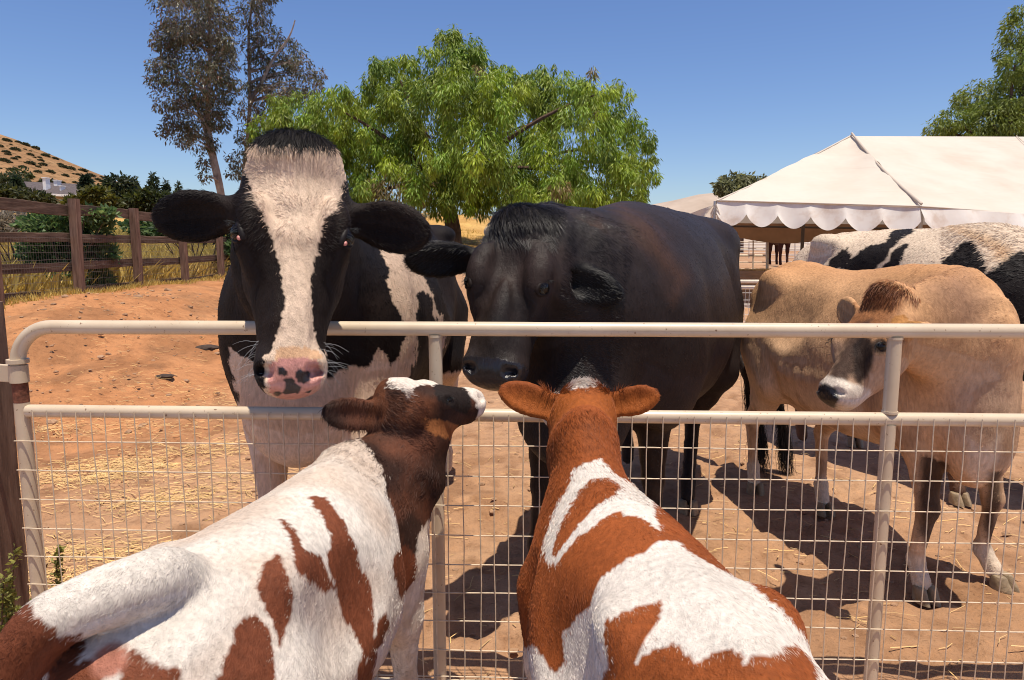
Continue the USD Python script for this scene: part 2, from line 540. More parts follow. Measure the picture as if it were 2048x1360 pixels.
def coat_material(name, rough, spec, bump):
    return mat(name, {'a': ('attribute', {'attribute': 'col'}), 'w': ('attribute', {'attribute': 'wet'}), 'g': ('geometry', {}),
                      'm': ('mapping', {'scale': (85., 85., 24.)}), 'n': ('noise_texture', {'scale': 1.0, 'detail': 3.0}), 'r': ('rgb_ramp', {'ramp': [(.3, (.82, .82, .82)), (.7, (1.15, 1.15, 1.15))]}),
                      'x': ('mix', {'mix_type': 'multiply', 'fac': 1.0}),
                      'm2': ('mapping', {'scale': (420., 420., 120.)}), 'n2': ('noise_texture', {'scale': 1.0, 'detail': 2.0}), 'h': ('math', {'math_type': 'multiply_add', 'value2': .5}), 'b': ('bump', {'strength': bump, 'distance': .006}),
                      'ro': ('map_range', {'to_min': rough, 'to_max': .18}), 'sp': ('map_range', {'to_min': spec, 'to_max': .5}),
                      'p': ('principled_bsdf', {})},
               [('g.position', 'm.vector'), ('m.vector', 'n.vector'), ('n.fac', 'r.fac'), ('a.color', 'x.color1'), ('r.color', 'x.color2'), ('x.color', 'p.base_color'),
                ('g.position', 'm2.vector'), ('m2.vector', 'n2.vector'), ('n2.fac', 'h.value1'), ('n.fac', 'h.value3'), ('h.value', 'b.height'), ('b.normal', 'p.normal'),
                ('w.fac', 'ro.value'), ('ro.result', 'p.roughness'), ('w.fac', 'sp.value'), ('sp.result', 'p.specular_ior_level')])


coat = coat_material('animal_coat', .65, .12, .7)
sleek_coat = coat_material('sleek_animal_coat', .52, .14, .5)
hair = mat('animal_hair', {'a': ('attribute', {'attribute': 'col'}), 'p': ('principled_bsdf', {'roughness': .45, 'specular_ior_level': .22})}, [('a.color', 'p.base_color')])
glossy_hair = mat('glossy_black_hair', {'a': ('attribute', {'attribute': 'col'}), 'p': ('principled_bsdf', {'roughness': .36, 'specular_ior_level': .42})}, [('a.color', 'p.base_color')])
eye_mat = simple('animal_eye', (.006, .004, .003), rough=.05, spec=.35)
def body(t, V, f, m, col, wet=None):
    n = part(t, 'body', (V, f), m, smooth=True, col=col)
    w = np.zeros(len(V)) if wet is None else np.asarray(wet, float)
    UsdGeom.PrimvarsAPI(n.prim).CreatePrimvar('wet', Sdf.ValueTypeNames.FloatArray, 'vertex').Set(Vt.FloatArray.FromNumpy(w.astype(np.float32)))
    return n


lid_mat = simple('dark_eyelid', (.014, .010, .009), rough=.55, spec=.2)
brown_lid = simple('brown_eyelid', (.016, .010, .008), rough=.6, spec=.15)
Zup = np.array([0, 0, 1.0])
hoof_mat = simple('hoof_horn', (.24, .17, .10), rough=.6, noise=.35, scale=25, bump=.4, bscale=50)
horn_mat = simple('horn', (.45, .34, .22), rough=.5, noise=.2, scale=40)


def hoof(parent, c, toe, size):
    """Cloven hoof: two rounded wedges side by side, toes towards the direction toe."""
    t = nrm([toe[0], toe[1], 0]); s = np.array([t[1], -t[0], 0]); z = np.array([0, 0, 1.0])
    ms = []
    for q in (-1, 1):
        rings = []
        for h, le, w, sh in ((0.0, 1.0, .50, .16), (.25, .95, .50, .10), (.6, .8, .46, .0), (.95, .66, .42, -.06), (1.05, .5, .3, -.06)):
            a = np.linspace(0, 2*np.pi, 14, endpoint=False)
            x = np.cos(a); y = np.sin(a)
            taper = 1-.35*np.clip(x, 0, 1)**2
            pts = np.asarray(c)+t*(size*(sh+le*.72*x))[:, None]+s*(size*(q*.40+w*.72*y*taper - q*.10*np.clip(x, 0, 1)**2))[:, None]+z*(h*size*.85)
            rings.append(pts)
        ms.append(loft_mesh(rings))
    part(parent, 'hoof', join(ms), hoof_mat, smooth=40)


def leg_front(F, top, elbow, knee, fet, foot, sc, k=.04):
    F.cap(top, elbow, .115*sc, .085*sc, k=.07)
    F.chain([elbow, knee], [.085*sc, .046*sc], k)
    F.ell(knee, np.eye(3), np.array([.05, .052, .06])*sc, k=.02)
    F.chain([knee, fet], [.042*sc, .033*sc], .02)
    F.ell(fet, np.eye(3), np.array([.043, .045, .045])*sc, k=.02)
    F.cap(fet, foot, .038*sc, .045*sc, k=.02)


def leg_hind(F, hip, stifle, hock, fet, foot, sc, k=.05):
    F.cap(hip, stifle, .20*sc, .14*sc, k=.09)
    F.cap(hip+np.array([0, 0, -.12*sc]), (np.asarray(stifle)+np.asarray(hock))/2, .16*sc, .085*sc, k=.08)
    F.chain([stifle, hock], [.11*sc, .052*sc], k)
    F.ell(hock, np.eye(3), np.array([.046, .055, .062])*sc, k=.02)
    F.chain([hock, fet], [.045*sc, .036*sc], .02)
    F.ell(fet, np.eye(3), np.array([.043, .045, .045])*sc, k=.02)
    F.cap(fet, foot, .038*sc, .045*sc, k=.02)


def eyes(parent, H, eye_s=.42, eye_u=.205, eye_n=-.10, r=.040, sides=(-1, 1), lid=None, pink=False):
    """Eyeball, eyelid ring and lashes on each side of the head."""
    lid = lid or lid_mat
    for q in sides:
        c = H.P(eye_s, q*(eye_u-.016), eye_n-.014); L = H.L
        o = nrm(q*H.U*.86+H.N*.5-H.S*.05)
        a = nrm(H.S*.75+H.N*.6-o*((H.S*.75+H.N*.6) @ o)); b = np.cross(o, a); b = b*(1 if b @ H.S < 0 else -1)
        m = trimesh.creation.icosphere(3, r*L); m.apply_translation(c)
        part(parent, 'eye', m, eye_mat, smooth=True)
        th = np.linspace(0, 2*np.pi, 27)
        up = np.sin(th)
        ring = c+L*(np.cos(th)[:, None]*a*r*1.12+up[:, None]*b*r*np.where(up > 0, .62, .80)[:, None])+o*L*r*(.46-.34*np.abs(np.cos(th))[:, None]**2)
        part(parent, 'eyelid', tube(ring, L*np.where(up > 0, .0150, .0105), 10, caps=False), lid, smooth=True)
        if pink:
            part(parent, 'eye_corner', ell_mesh(c+a*L*r*.98+o*L*r*.42, np.array([a, b, o]), np.array([.013, .010, .010])*L), simple_cached('pink_skin', (.55, .22, .19), .35), smooth=True)
        rng = np.random.default_rng(3); P = []
        for i in range(26):
            t = rng.uniform(.25, 2.9); p = c+L*(np.cos(t)*a*r*1.1+np.sin(t)*b*r*.6)+o*L*r*.75
            d = nrm(o*1.0+b*.15-Zup*.5+a*np.cos(t)*.4+rng.normal(0, .15, 3)); P.append([p, p+d*L*.022, p+d*L*.040-Zup*L*.008])
        curves(parent, 'eyelash', np.array(P), np.array([.0011, .0009, .0004]), np.full((len(P), 3), .012), hair)
# ------------------------------------------------------------------ the animals
Zup = np.array([0, 0, 1.0])
WHITE = np.array([.74, .63, .52]); BLACK = np.array([.0085, .0062, .0058]); PINK = np.array([.50, .225, .18])


def mixc(c, m, new):
    m = np.asarray(m, float)[:, None]
    return c*(1-m)+np.asarray(new)*m


def V3(*a):
    return np.array(a, float)


def muscle(F, st, sc=1.0, ridge=True):
    """Hollow of the flank, groove behind the shoulder, loin ridge."""
    for q in (-1, 1):
        for i, (dz, r, push) in ((2, (.16, (.24, .09, .20), .055)), (4, (-.02, (.06, .07, .34), .052))):
            c, hw, hh = st[i]; ax = nrm((st[i+1][0]-st[i-1][0])*V3(1, 1, 0)); sd = V3(ax[1], -ax[0], 0)
            z = dz*sc; w = hw*math.sqrt(max(0, 1-(z/hh)**2))
            F.ell(c+ax*.12*sc+sd*q*(w+push*sc)+Zup*z, np.array([ax, sd, Zup]), np.array(r)*sc, k=.11*sc, op='cut')
    if ridge:
        F.chain([c+Zup*(hh-.060) for c, hw, hh in st[1:5]], [.03]*4, .07)


# ---- black and white steer looking over the gate
def make_cow_a():
    t = thing('cow', 'big black and white cow with pink spotted nose, leaning its head over the gate', 'cow', (-.8, 3.6, 0))
    F = Field(axis_grid(-1.50, -.15, -1.08, -.22, .024, .0075), axis_grid(1.6, 5.2, 1.68, 2.2, .026, .0075), axis_grid(-.02, 2.0, 1.12, 1.94, .024, .0075))
    st = [(V3(-.66, 4.85, 1.42), .20, .22), (V3(-.70, 4.55, 1.38), .32, .38), (V3(-.74, 4.1, 1.27), .39, .51), (V3(-.78, 3.7, 1.22), .42, .53),
          (V3(-.83, 3.3, 1.23), .41, .52), (V3(-.86, 3.02, 1.26), .385, .47), (V3(-.87, 2.82, 1.22), .30, .36)]
    F.loft(st, Zup, k=.02, end=.7, egg=-.05, fine=4)
    muscle(F, st)
    H = Head(at(591, 308, 2.02), at(580, 744, 1.80), (0.29, -1, .18))
    nb = H.P(.16, 0, -.30)
    F.loft([(V3(-.86, 2.95, 1.38), .30, .34), (V3(-.80, 2.55, 1.55), .20, .30), (V3(-.70, 2.28, 1.64), .145, .22), (nb, .11, .17)], V3(0, .3, 1), k=.09, end=.6)
    F.ell(V3(-.87, 2.72, .92), np.eye(3), (.22, .16, .24), k=.12)
    for q in (-1, 1):
        F.ell(V3(-.85+q*.25, 3.05, 1.15), np.eye(3), (.14, .26, .36), k=.12)
        F.ell(V3(-.70+q*.25, 4.55, 1.66), np.eye(3), (.08, .12, .06), k=.12)
    leg_front(F, V3(-1.06, 2.95, 1.1), V3(-1.04, 2.86, .80), V3(-1.02, 2.80, .46), V3(-1.0, 2.82, .17), V3(-1.0, 2.79, .07), 1.08)
    leg_front(F, V3(-.66, 2.95, 1.1), V3(-.62, 2.80, .80), V3(-.54, 2.66, .46), V3(-.46, 2.60, .17), V3(-.445, 2.56, .07), 1.08)
    leg_hind(F, V3(-.92, 4.55, 1.15), V3(-.96, 4.35, .85), V3(-.94, 4.75, .50), V3(-.94, 4.66, .16), V3(-.94, 4.62, .07), 1.05)
    leg_hind(F, V3(-.50, 4.55, 1.15), V3(-.46, 4.35, .85), V3(-.46, 4.75, .50), V3(-.46, 4.66, .16), V3(-.46, 4.62, .07), 1.05)
    F.chain([V3(-.66, 4.98, 1.5), V3(-.66, 5.07, 1.3), V3(-.66, 5.07, .8)], [.05, .035, .02], .04)
    ears = [(H.P(.21, -.235, -.20), at(309, 440, 2.03), .150, V3(.1, -1, -.25)), (H.P(.21, .235, -.20), at(858, 468, 2.08), .150, V3(.35, -1, -.25))]
    add_head(F, H, ears=ears, tuft=1.0, st=STEER, eye_s=.385, eye_u=.232, eye_n=-.010, muzzle=1.0)
    F.ell(H.P(-.005, 0, -.13), H.R, np.array([.130, .188, .13])*H.L, k=.05)
    F.cap(H.P(.17, -.05, .012), H.P(.175, .06, .010), .012, .010, k=.02, op='cut')
    V, f, n = F.mesh(lump=.004)
    blaze = [(484, 314), (498, 300), (512, 292), (528, 302), (545, 293), (560, 306), (580, 297), (598, 311), (618, 297), (640, 306), (668, 303), (686, 316), (699, 336), (690, 350), (678, 385), (671, 415), (646, 437), (640, 470), (633, 495),
             (622, 530), (617, 560), (620, 610), (624, 660), (630, 690), (648, 708), (653, 742), (649, 775), (634, 800), (530, 800), (534, 770), (531, 715), (546, 704), (562, 658), (573, 605), (568, 560), (560, 515), (545, 470),
             (533, 440), (524, 415), (508, 393), (502, 358), (486, 325)]
    pink = [(541, 728), (560, 718), (600, 714), (632, 720), (646, 745), (640, 785), (612, 800), (560, 800), (538, 785), (535, 750)]
    spots = [[(553, 740), (565, 733), (577, 742), (574, 752), (560, 754)], [(590, 742), (604, 738), (622, 745), (618, 765), (602, 768), (592, 758)], [(566, 758), (582, 754), (592, 764), (604, 776), (598, 788), (566, 788), (572, 772)],
             [(548, 782), (562, 784), (560, 794), (548, 792)], [(612, 784), (622, 780), (620, 790)]]
    rim = [(552, 697), (600, 692), (640, 702), (646, 718), (600, 716), (548, 722)]
    wb = [[(756, 480), (815, 480), (845, 545), (868, 595), (885, 635), (893, 690), (885, 705), (874, 640), (855, 588), (838, 590), (833, 640), (832, 720), (812, 760), (700, 980), (440, 980), (478, 800), (470, 770), (458, 692), (487, 706), (520, 725),
              (660, 760), (690, 732), (726, 735), (742, 712), (757, 690), (768, 715), (778, 735), (795, 715), (806, 670), (803, 627), (785, 590), (774, 560), (762, 515)], [(725, 370), (790, 370), (775, 410), (735, 395)]]

    def color(P, N=None):
        px, _ = proj(P)
        lo = H.loc(P)
        head = (P[:, 1] < 2.25) & (lo[:, 2] > -.62)
        pj = px + jitter(P, 7, 55, 3)
        face = head & (lo[:, 2] > -.30) & (np.abs(lo[:, 1]) < .30)
        c = np.tile(BLACK, (len(P), 1))
        brown = meshkit.fbm(P*3.0, 3, 8)
        c = c + (np.array([.016, .008, .004])*(brown-.45).clip(0)[:, None]*2)
        w = face & shapely.contains_xy(Polygon(blaze).buffer(0).buffer(4), pj[:, 0], pj[:, 1])
        tan = np.array([.60, .445, .325])
        c[w] = tan
        sh = (meshkit.fbm(P*14, 3, 4)-.5)
        c[w] *= (1+.35*sh[w])[:, None]
        r = face & poly_mask(pj, rim); c[r] = (.55, .33, .19)
        pk = face & poly_mask(px+jitter(P, 3, 70, 6), pink); c[pk] = PINK*(1+.3*sh[pk])[:, None]
        for s_ in spots:
            m = pk & poly_mask(px+jitter(P, 4, 90, 5), s_); c[m] = (.02, .015, .017)
        b = ~head
        pb = px+jitter(P, 16, 10, 2)+jitter(P, 5, 60, 3)
        for g in wb:
            m = b & poly_mask(pb, g) & (P[:, 2] > .05); c[m] = np.array([.62, .44, .31])*(1+.3*sh[m])[:, None]
        lg = b & (P[:, 2] < .80); c[lg] = np.array([.62, .47, .36])
        return c

    def flow(P, N):
        lo = H.loc(P); head = (P[:, 1] < 2.25)
        T = np.tile(V3(.0, 1, -.5), (len(P), 1))
        wh = np.array(H.P(.34, 0.01, 0)); d = P-wh
        T[head] = d[head] + H.S*.02 + np.cross(np.tile(H.N, (head.sum(), 1)), d[head])*.35
        up = head & (px_y(P) < 302); T[up] = H.S*.8+H.U*(lo[up, 1]*2.0)[:, None]+H.N*.5
        ear = head & (np.abs(lo[:, 1]) > .30); T[ear] = np.sign(lo[ear, 1])[:, None]*H.U+np.array([0, 0, -.3])
        return T

    def px_y(P):
        return proj(P)[0][:, 1]

    def lm(P):
        px, _ = proj(P); lo = H.loc(P)
        head = (P[:, 1] < 2.25)
        k = np.where(head & (lo[:, 2] > -.3) & poly_mask(px, pink), 0, 1.0)
        for q in (-1, 1):
            k[np.linalg.norm(P-H.P(.385, q*.222, -.010), axis=1) < .05*H.L] = 0
        return k

    def length(P):
        lo = H.loc(P); head = P[:, 1] < 2.25
        le = np.where(head, .011, .017)
        le = np.where(head & (lo[:, 0] < .45) & (np.abs(lo[:, 1]) < .25), .019, le)
        le = np.where(head & (px_y(P) < 302), .036, le)
        le = np.where(head & (np.abs(lo[:, 1]) > .3), .020, le)
        return le
    body(t, V, f, coat, color(V), (1-lm(V))*(H.loc(V)[:, 0] > .8))
    fur(t, (V, f, n), 95000, length, .00055, flow, color, hair, 11, lift=.28, jit=.18, lenmask=lm, near=lambda c: np.where(c[:, 1] < 2.25, 1.6, 1.0))
    eyes(t, H, eye_s=.385, eye_u=.230, eye_n=-.002, r=.048, pink=True)
    hoof(t, V3(-.43, 2.53, 0.0), (.15, -1), .075)
    hoof(t, V3(-1.0, 2.76, 0.0), (-.1, -1), .075)
    rng = np.random.default_rng(5)
    P = []
    for q in (-1, 1):
        for i in range(16):
            a = H.P(rng.uniform(.84, 1.02), q*rng.uniform(.12, .15), rng.uniform(-.2, -.05))
            d = nrm(q*H.U*1.0+H.S*rng.uniform(-.2, .9)+rng.normal(0, .3, 3)); l = rng.uniform(.03, .075)
            P.append([a-d*.01, a+d*l*.5, a+d*l+V3(0, 0, -.012)])
    curves(t, 'whisker', np.array(P), np.array([.0007, .0006, .0003]), np.full((len(P), 3), .4), hair)


def ell_mesh(c, R, r):
    m = trimesh.creation.icosphere(2, 1.0)
    m.vertices = np.asarray(c)+(m.vertices*np.asarray(r)) @ np.asarray(R)
    return m


MC = {}


def simple_cached(name, color, rough=.6, **k):
    if name not in MC:
        MC[name] = simple(name, color, rough, **k)
    return MC[name]


# ---- black steer
def make_cow_b():
    t = thing('cow', 'big all black cow behind the gate touching noses with the calves', 'cow', (.7, 3.7, 0))
    F = Field(axis_grid(-.6, 1.98, -.48, .50, .026, .0095), axis_grid(2.2, 5.4, 2.25, 2.80, .028, .0095), axis_grid(-.02, 1.95, 1.08, 1.86, .026, .0095))
    st = [(V3(1.26, 5.0, 1.45), .18, .18), (V3(1.14, 4.65, 1.40), .36, .39), (V3(.94, 4.2, 1.28), .43, .52), (V3(.74, 3.78, 1.22), .47, .57),
          (V3(.56, 3.4, 1.24), .44, .55), (V3(.42, 3.1, 1.26), .37, .47), (V3(.30, 2.88, 1.2), .27, .36)]
    F.loft(st, Zup, k=.02, end=.7, egg=-.05, fine=4)
    muscle(F, st)
    H = Head(at(1036, 448, 2.66), at(976, 738, 2.42), (-.27, -1, .25))
    F.loft([(V3(.40, 3.05, 1.38), .31, .33), (V3(.22, 2.88, 1.44), .24, .29), (V3(.10, 2.76, 1.52), .18, .25), (H.P(.2, 0, -.32), .13, .18)], V3(0, .3, 1), k=.09, end=.6)
    F.ell(V3(.26, 2.80, .90), np.eye(3), (.24, .20, .26), k=.14)
    ax = nrm([.52, .85, 0]); sd = V3(ax[1], -ax[0], 0); R = np.array([ax, sd, Zup])
    for q in (-1, 1):
        F.ell(V3(.48, 3.2, 1.12)+sd*q*.26, R, (.26, .15, .38), k=.12)
        F.ell(V3(1.08, 4.55, 1.62)+sd*q*.27, R, (.18, .12, .11), k=.14)
    F.ell(V3(1.22, 4.86, 1.56), R, (.20, .16, .14), k=.14)
    leg_front(F, V3(.66, 3.2, 1.1), V3(.68, 3.22, .80), V3(.68, 3.20, .46), V3(.72, 3.24, .17), V3(.73, 3.20, .07), 1.12)
    leg_front(F, V3(.20, 3.2, 1.1), V3(.16, 3.15, .80), V3(.14, 3.12, .46), V3(.12, 3.14, .17), V3(.12, 3.10, .07), 1.12)
    leg_hind(F, V3(1.22, 4.3, 1.15), V3(1.22, 4.1, .85), V3(1.16, 4.3, .50), V3(1.08, 4.06, .16), V3(1.065, 4.0, .07), 1.1)
    leg_hind(F, V3(.86, 4.75, 1.15), V3(.80, 4.55, .85), V3(.84, 4.95, .50), V3(.84, 4.85, .16), V3(.84, 4.82, .07), 1.1)
    F.chain([V3(1.27, 5.02, 1.52), V3(1.36, 5.06, 1.3), at(1440, 640, 4.9), at(1470, 690, 4.8), at(1490, 740, 4.72), at(1508, 800, 4.7)], [.05, .045, .04, .036, .034, .03], .04)
    ears = [(H.P(.20, -.24, -.17), at(814, 518, 2.62), .140, V3(-.1, -1, -.35), 1.2), (H.P(.22, .24, -.22), at(1242, 592, 2.60), .138, V3(.15, -1, -.2), 1.3)]
    add_head(F, H, st=WIDE, ears=ears, tuft=1.1, eye_s=.43, eye_u=.255, eye_n=-.025, muzzle=1.3)
    for q in (-1, 1):
        F.ell(H.P(.31, q*.185, .005), H.R, np.array([.15, .085, .052])*H.L, k=.045)
    F.ell(H.P(.34, 0, .050), H.R, np.array([.22, .085, .045])*H.L, k=.05, op='cut')
    F.ell(H.P(.62, 0, .015), H.R, np.array([.22, .055, .03])*H.L, k=.03)
    for a_, b_ in ((at(1160, 500, 2.98), at(1140, 720, 2.88)), (at(1215, 520, 3.06), at(1195, 740, 2.93))):
        F.cap(a_, b_, .030, .030, k=.09, op='cut')
    V, f, n = F.mesh(lump=.008, lscale=6)
    rust = [[(1215, 405), (1285, 435), (1335, 490), (1372, 560), (1352, 600), (1310, 520), (1270, 470)], [(1145, 440), (1190, 440), (1200, 540), (1165, 520)]]

    def color(P, N=None):
        px, _ = proj(P); lo = H.loc(P)
        head = (P[:, 1] < 2.75) & (lo[:, 0] > -.25) & (px[:, 0] < 1250)
        nz = meshkit.fbm(P*4, 3, 12)
        c = np.array([.0145, .0108, .0100]) + np.array([.020, .011, .008])*np.clip(nz-.42, 0, 1)[:, None]*3
        tt = np.clip(lo[:, 0], -.1, 1.0); dd = np.sqrt((lo[:, 0]-tt)**2+lo[:, 1]**2+(lo[:, 2]+.2)**2)
        c = mixc(c, sstep((dd-.38)/.55)*.8, (.023, .0155, .0135))  # body browner than the head: sunlit look put into the coat colour
        pj = px+jitter(P, 25, 6, 4)
        for g in rust:
            m = soft(pj, g, 22)*(~head)
            c = mixc(c, m*.75, (.060, .028, .015))
        # straw coloured dust along the lower flank
        m = sstep((1.0-P[:, 2])/.6)*(nz > .5)*.25
        c = mixc(c, m, (.05, .03, .02))
        mz = head & (lo[:, 0] > .93); c[mz] = (.016, .013, .014)
        for b_, t_, *_ in ears:
            ab = t_-b_; tt = np.clip((P-b_) @ ab/(ab @ ab), 0, 1); dd = np.linalg.norm(P-b_-tt[:, None]*ab, axis=1)
            c = mixc(c, sstep((.085-dd)/.02)*sstep(tt*6), (.0055, .0042, .004))
        return c

    def flow(P, N):
        lo = H.loc(P); head = (lo[:, 0] > -.25) & (lo[:, 2] > -.55) & (np.abs(lo[:, 1]) < .7) & (lo[:, 0] < 1.15)
        T = np.tile(V3(.5, .8, -.55), (len(P), 1))
        wh = np.array(H.P(.40, 0, 0)); d = P-wh
        T[head] = d[head]+H.S*.05
        up = head & (lo[:, 0] < .12); T[up] = H.S*.9+H.U*.5
        ear = head & (np.abs(lo[:, 1]) > .30); T[ear] = np.sign(lo[ear, 1])[:, None]*H.U+np.array([0, 0, -.3])
        return T

    def lm(P):
        lo = H.loc(P); k = np.where((lo[:, 0] > .93) & (lo[:, 2] > -.35) & (np.abs(lo[:, 1]) < .25), 0, 1.0)
        for q in (-1, 1):
            k[np.linalg.norm(P-H.P(.43, q*.246, -.025), axis=1) < .05*H.L] = 0
        return k

    def length(P):
        lo = H.loc(P); head = (lo[:, 0] > -.3) & (lo[:, 0] < 1.15) & (np.abs(lo[:, 1]) < .7) & (lo[:, 2] > -.6)
        le = np.where(head, .013, .018)
        le = np.where(head & (lo[:, 0] < .13) & (np.abs(lo[:, 1]) < .24) & (lo[:, 2] > -.26), .065, le)
        le = np.where(head & (np.abs(lo[:, 1]) > .3), .028, le)
        return le
    body(t, V, f, sleek_coat, color(V), (1-lm(V))*(H.loc(V)[:, 0] > .8))
    fur(t, (V, f, n), 100000, length, .00055, flow, color, glossy_hair, 12, lift=.18, jit=.16, lenmask=lm, vary=.25, near=lambda c: np.where(c[:, 1] < 2.75, 1.5, 1.0))
    eyes(t, H, eye_s=.43, eye_u=.246, eye_n=.002, r=.054, lid=brown_lid)
    part(t, 'horn', ell_mesh(H.P(.0, -.235, -.14), np.eye(3), (.022, .03, .024)), horn_mat, smooth=True, label='short pale horn stub')
    hoof(t, V3(1.06, 3.96, 0), (-.1, -1), .078)
    hoof(t, V3(.735, 3.17, 0), (-.2, -1), .078)
    hoof(t, V3(.12, 3.07, 0), (-.2, -1), .078)
    tail_hair(t, [at(1492, 740, 4.72), at(1508, 800, 4.70), at(1515, 850, 4.72)], 900, .42, BLACK*1.5, 5)


def tail_hair(parent, pts, n, length, col, seed, spread=.05):
    rng = np.random.default_rng(seed); pts = np.asarray(pts)
    out = []
    for i in range(n):
        t = rng.random()*(len(pts)-1); j = min(int(t), len(pts)-2); b = pts[j]+(pts[j+1]-pts[j])*(t-j)+rng.normal(0, .014, 3)
        d = nrm(nrm(pts[-1]-pts[0])+V3(0, 0, -.6)+rng.normal(0, .10, 3)); l = length*rng.uniform(.4, 1)
        out.append([b, b+d*l*.35+rng.normal(0, .006, 3), b+d*l*.7+rng.normal(0, .012, 3)+V3(0, 0, -.02), b+d*l+rng.normal(0, .02, 3)+V3(0, 0, -.05)])
    curves(parent, 'tail_hair', np.array(out), np.array([.003, .0028, .002, .0008]), np.asarray(col)*rng.normal(1, .2, (n, 1)).clip(.4, 1.7), hair)


# ---- tan cow
def make_cow_c():
    t = thing('cow', 'fawn tan cow standing at the right, head turned back, dark face and white muzzle', 'cow', (1.9, 3.6, 0))
    F = Field(axis_grid(1.05, 2.75, 1.10, 1.72, .020, .009), axis_grid(2.3, 4.9, 2.35, 3.05, .022, .010), axis_grid(-.02, 1.68, .98, 1.62, .020, .009))
    st = [(V3(1.73, 4.52, 1.26), .14, .14), (V3(1.76, 4.3, 1.22), .24, .28), (V3(1.81, 4.0, 1.09), .31, .37), (V3(1.88, 3.65, 1.01), .355, .435),
          (V3(1.91, 3.3, 1.04), .285, .44), (V3(1.94, 3.03, 1.08), .22, .41), (V3(1.95, 2.82, 1.04), .155, .29)]
    F.loft(st, Zup, k=.02, end=.7, egg=-.10, fine=4)
    muscle(F, st, 1.0)
    ax_ = nrm([-.275, .96, 0]); sd_ = V3(ax_[1], -ax_[0], 0)
    for q in (-1, 1):
        for i in range(6):
            yy = 3.42+i*.085; xx = np.interp(yy, [3.3, 3.65, 4.0], [1.91, 1.88, 1.81]); hw_ = np.interp(yy, [3.3, 3.65, 4.0], [.285, .355, .31])
            F.chain([V3(xx, yy, 1.03)+sd_*q*hw_*(.80), V3(xx, yy+.03, .90)+sd_*q*hw_*.96, V3(xx, yy+.07, .76)+sd_*q*hw_*.84], [.022, .026, .02], .05)
    H = Head(at(1750, 600, 2.75), at(1652, 778, 2.67), (-.86, -.25, .45))
    F.loft([(V3(1.94, 3.0, 1.17), .16, .28), (V3(1.87, 2.88, 1.21), .13, .25), (V3(1.74, 2.82, 1.25), .105, .20), (H.P(.16, 0, -.30), .09, .145)], V3(0, 0, 1), k=.08, end=.6)
    ax = nrm([-.275, .96, 0]); sd = V3(ax[1], -ax[0], 0); R = np.array([ax, sd, Zup])
    F.ell(V3(1.98, 2.84, .80), R, (.14, .15, .25), k=.10)
    for q in (-1, 1):
        F.ell(V3(1.935, 3.08, 1.0)+sd*q*.15, R, (.18, .10, .32), k=.09)
        F.ell(V3(1.77, 4.2, 1.375)+sd*q*.19, R, (.11, .065, .07), k=.10)
    leg_front(F, V3(1.86, 3.02, .95), V3(1.85, 2.99, .68), V3(1.85, 2.93, .42), V3(1.845, 2.98, .16), V3(1.85, 2.93, .07), .92)
    leg_front(F, V3(2.13, 3.10, .95), V3(2.18, 3.10, .68), V3(2.22, 3.04, .42), V3(2.225, 3.10, .16), V3(2.26, 3.05, .07), .92)
    leg_hind(F, V3(1.62, 4.25, 1.0), V3(1.60, 4.05, .78), V3(1.585, 4.42, .46), V3(1.585, 4.36, .15), V3(1.58, 4.32, .07), .92)
    leg_hind(F, V3(1.92, 4.15, 1.0), V3(1.93, 3.80, .78), V3(1.90, 4.10, .46), V3(1.88, 4.02, .15), V3(1.87, 3.97, .07), .92)
    F.chain([V3(1.72, 4.60, 1.38), V3(1.70, 4.68, 1.2), at(1560, 800, 4.66)], [.045, .03, .025], .03)
    F.ell(V3(1.83, 3.95, .66), np.eye(3), (.14, .16, .12), k=.1)
    ears = [(H.P(.20, -.21, -.18), at(1681, 606, 3.0), .12, V3(-.7, -.6, -.2)), (H.P(.22, .20, -.24), at(1856, 650, 2.50), .115, V3(-.1, -.9, -.3))]
    add_head(F, H, st=JERSEY, ears=ears, tuft=1.0, eye_s=.46, eye_u=.290, eye_n=-.055, muzzle=1.25, jaw=1.2)
    F.ell(H.P(-.16, 0, -.12), H.R, np.array([.10, .15, .15])*H.L, k=.05)
    V, f, n = F.mesh(lump=.006, lscale=7)
    TAN = np.array([.50, .275, .135]); LIGHT = np.array([.62, .42, .27]); DARK = np.array([.055, .032, .024]); CREAM = np.array([.66, .53, .40])

    def color(P, N=None):
        px, _ = proj(P); lo = H.loc(P)
        head = (lo[:, 0] > -.2) & (lo[:, 0] < 1.2) & (np.abs(lo[:, 1]) < .34) & (lo[:, 2] > -.50) & (P[:, 1] < 2.95) & (px[:, 0] < 1862)
        nz = meshkit.fbm(P*5, 3, 21); pj = px+jitter(P, 14, 9, 5)
        c = TAN*(1+.35*(nz-.5))[:, None]
        z = P[:, 2]
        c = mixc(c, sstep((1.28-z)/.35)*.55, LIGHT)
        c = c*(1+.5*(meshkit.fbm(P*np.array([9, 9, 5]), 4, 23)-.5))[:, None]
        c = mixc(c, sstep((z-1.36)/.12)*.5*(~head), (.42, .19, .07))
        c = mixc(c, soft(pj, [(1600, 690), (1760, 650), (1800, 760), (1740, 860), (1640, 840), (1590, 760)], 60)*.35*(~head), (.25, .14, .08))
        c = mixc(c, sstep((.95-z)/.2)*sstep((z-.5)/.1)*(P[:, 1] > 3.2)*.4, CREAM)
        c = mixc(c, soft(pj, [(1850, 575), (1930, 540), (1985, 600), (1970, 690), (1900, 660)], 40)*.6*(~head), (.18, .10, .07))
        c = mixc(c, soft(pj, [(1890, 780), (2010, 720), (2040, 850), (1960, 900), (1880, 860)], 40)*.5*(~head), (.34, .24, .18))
        st_ = meshkit.fbm(P*np.array([11, 11, 7]), 4, 29)
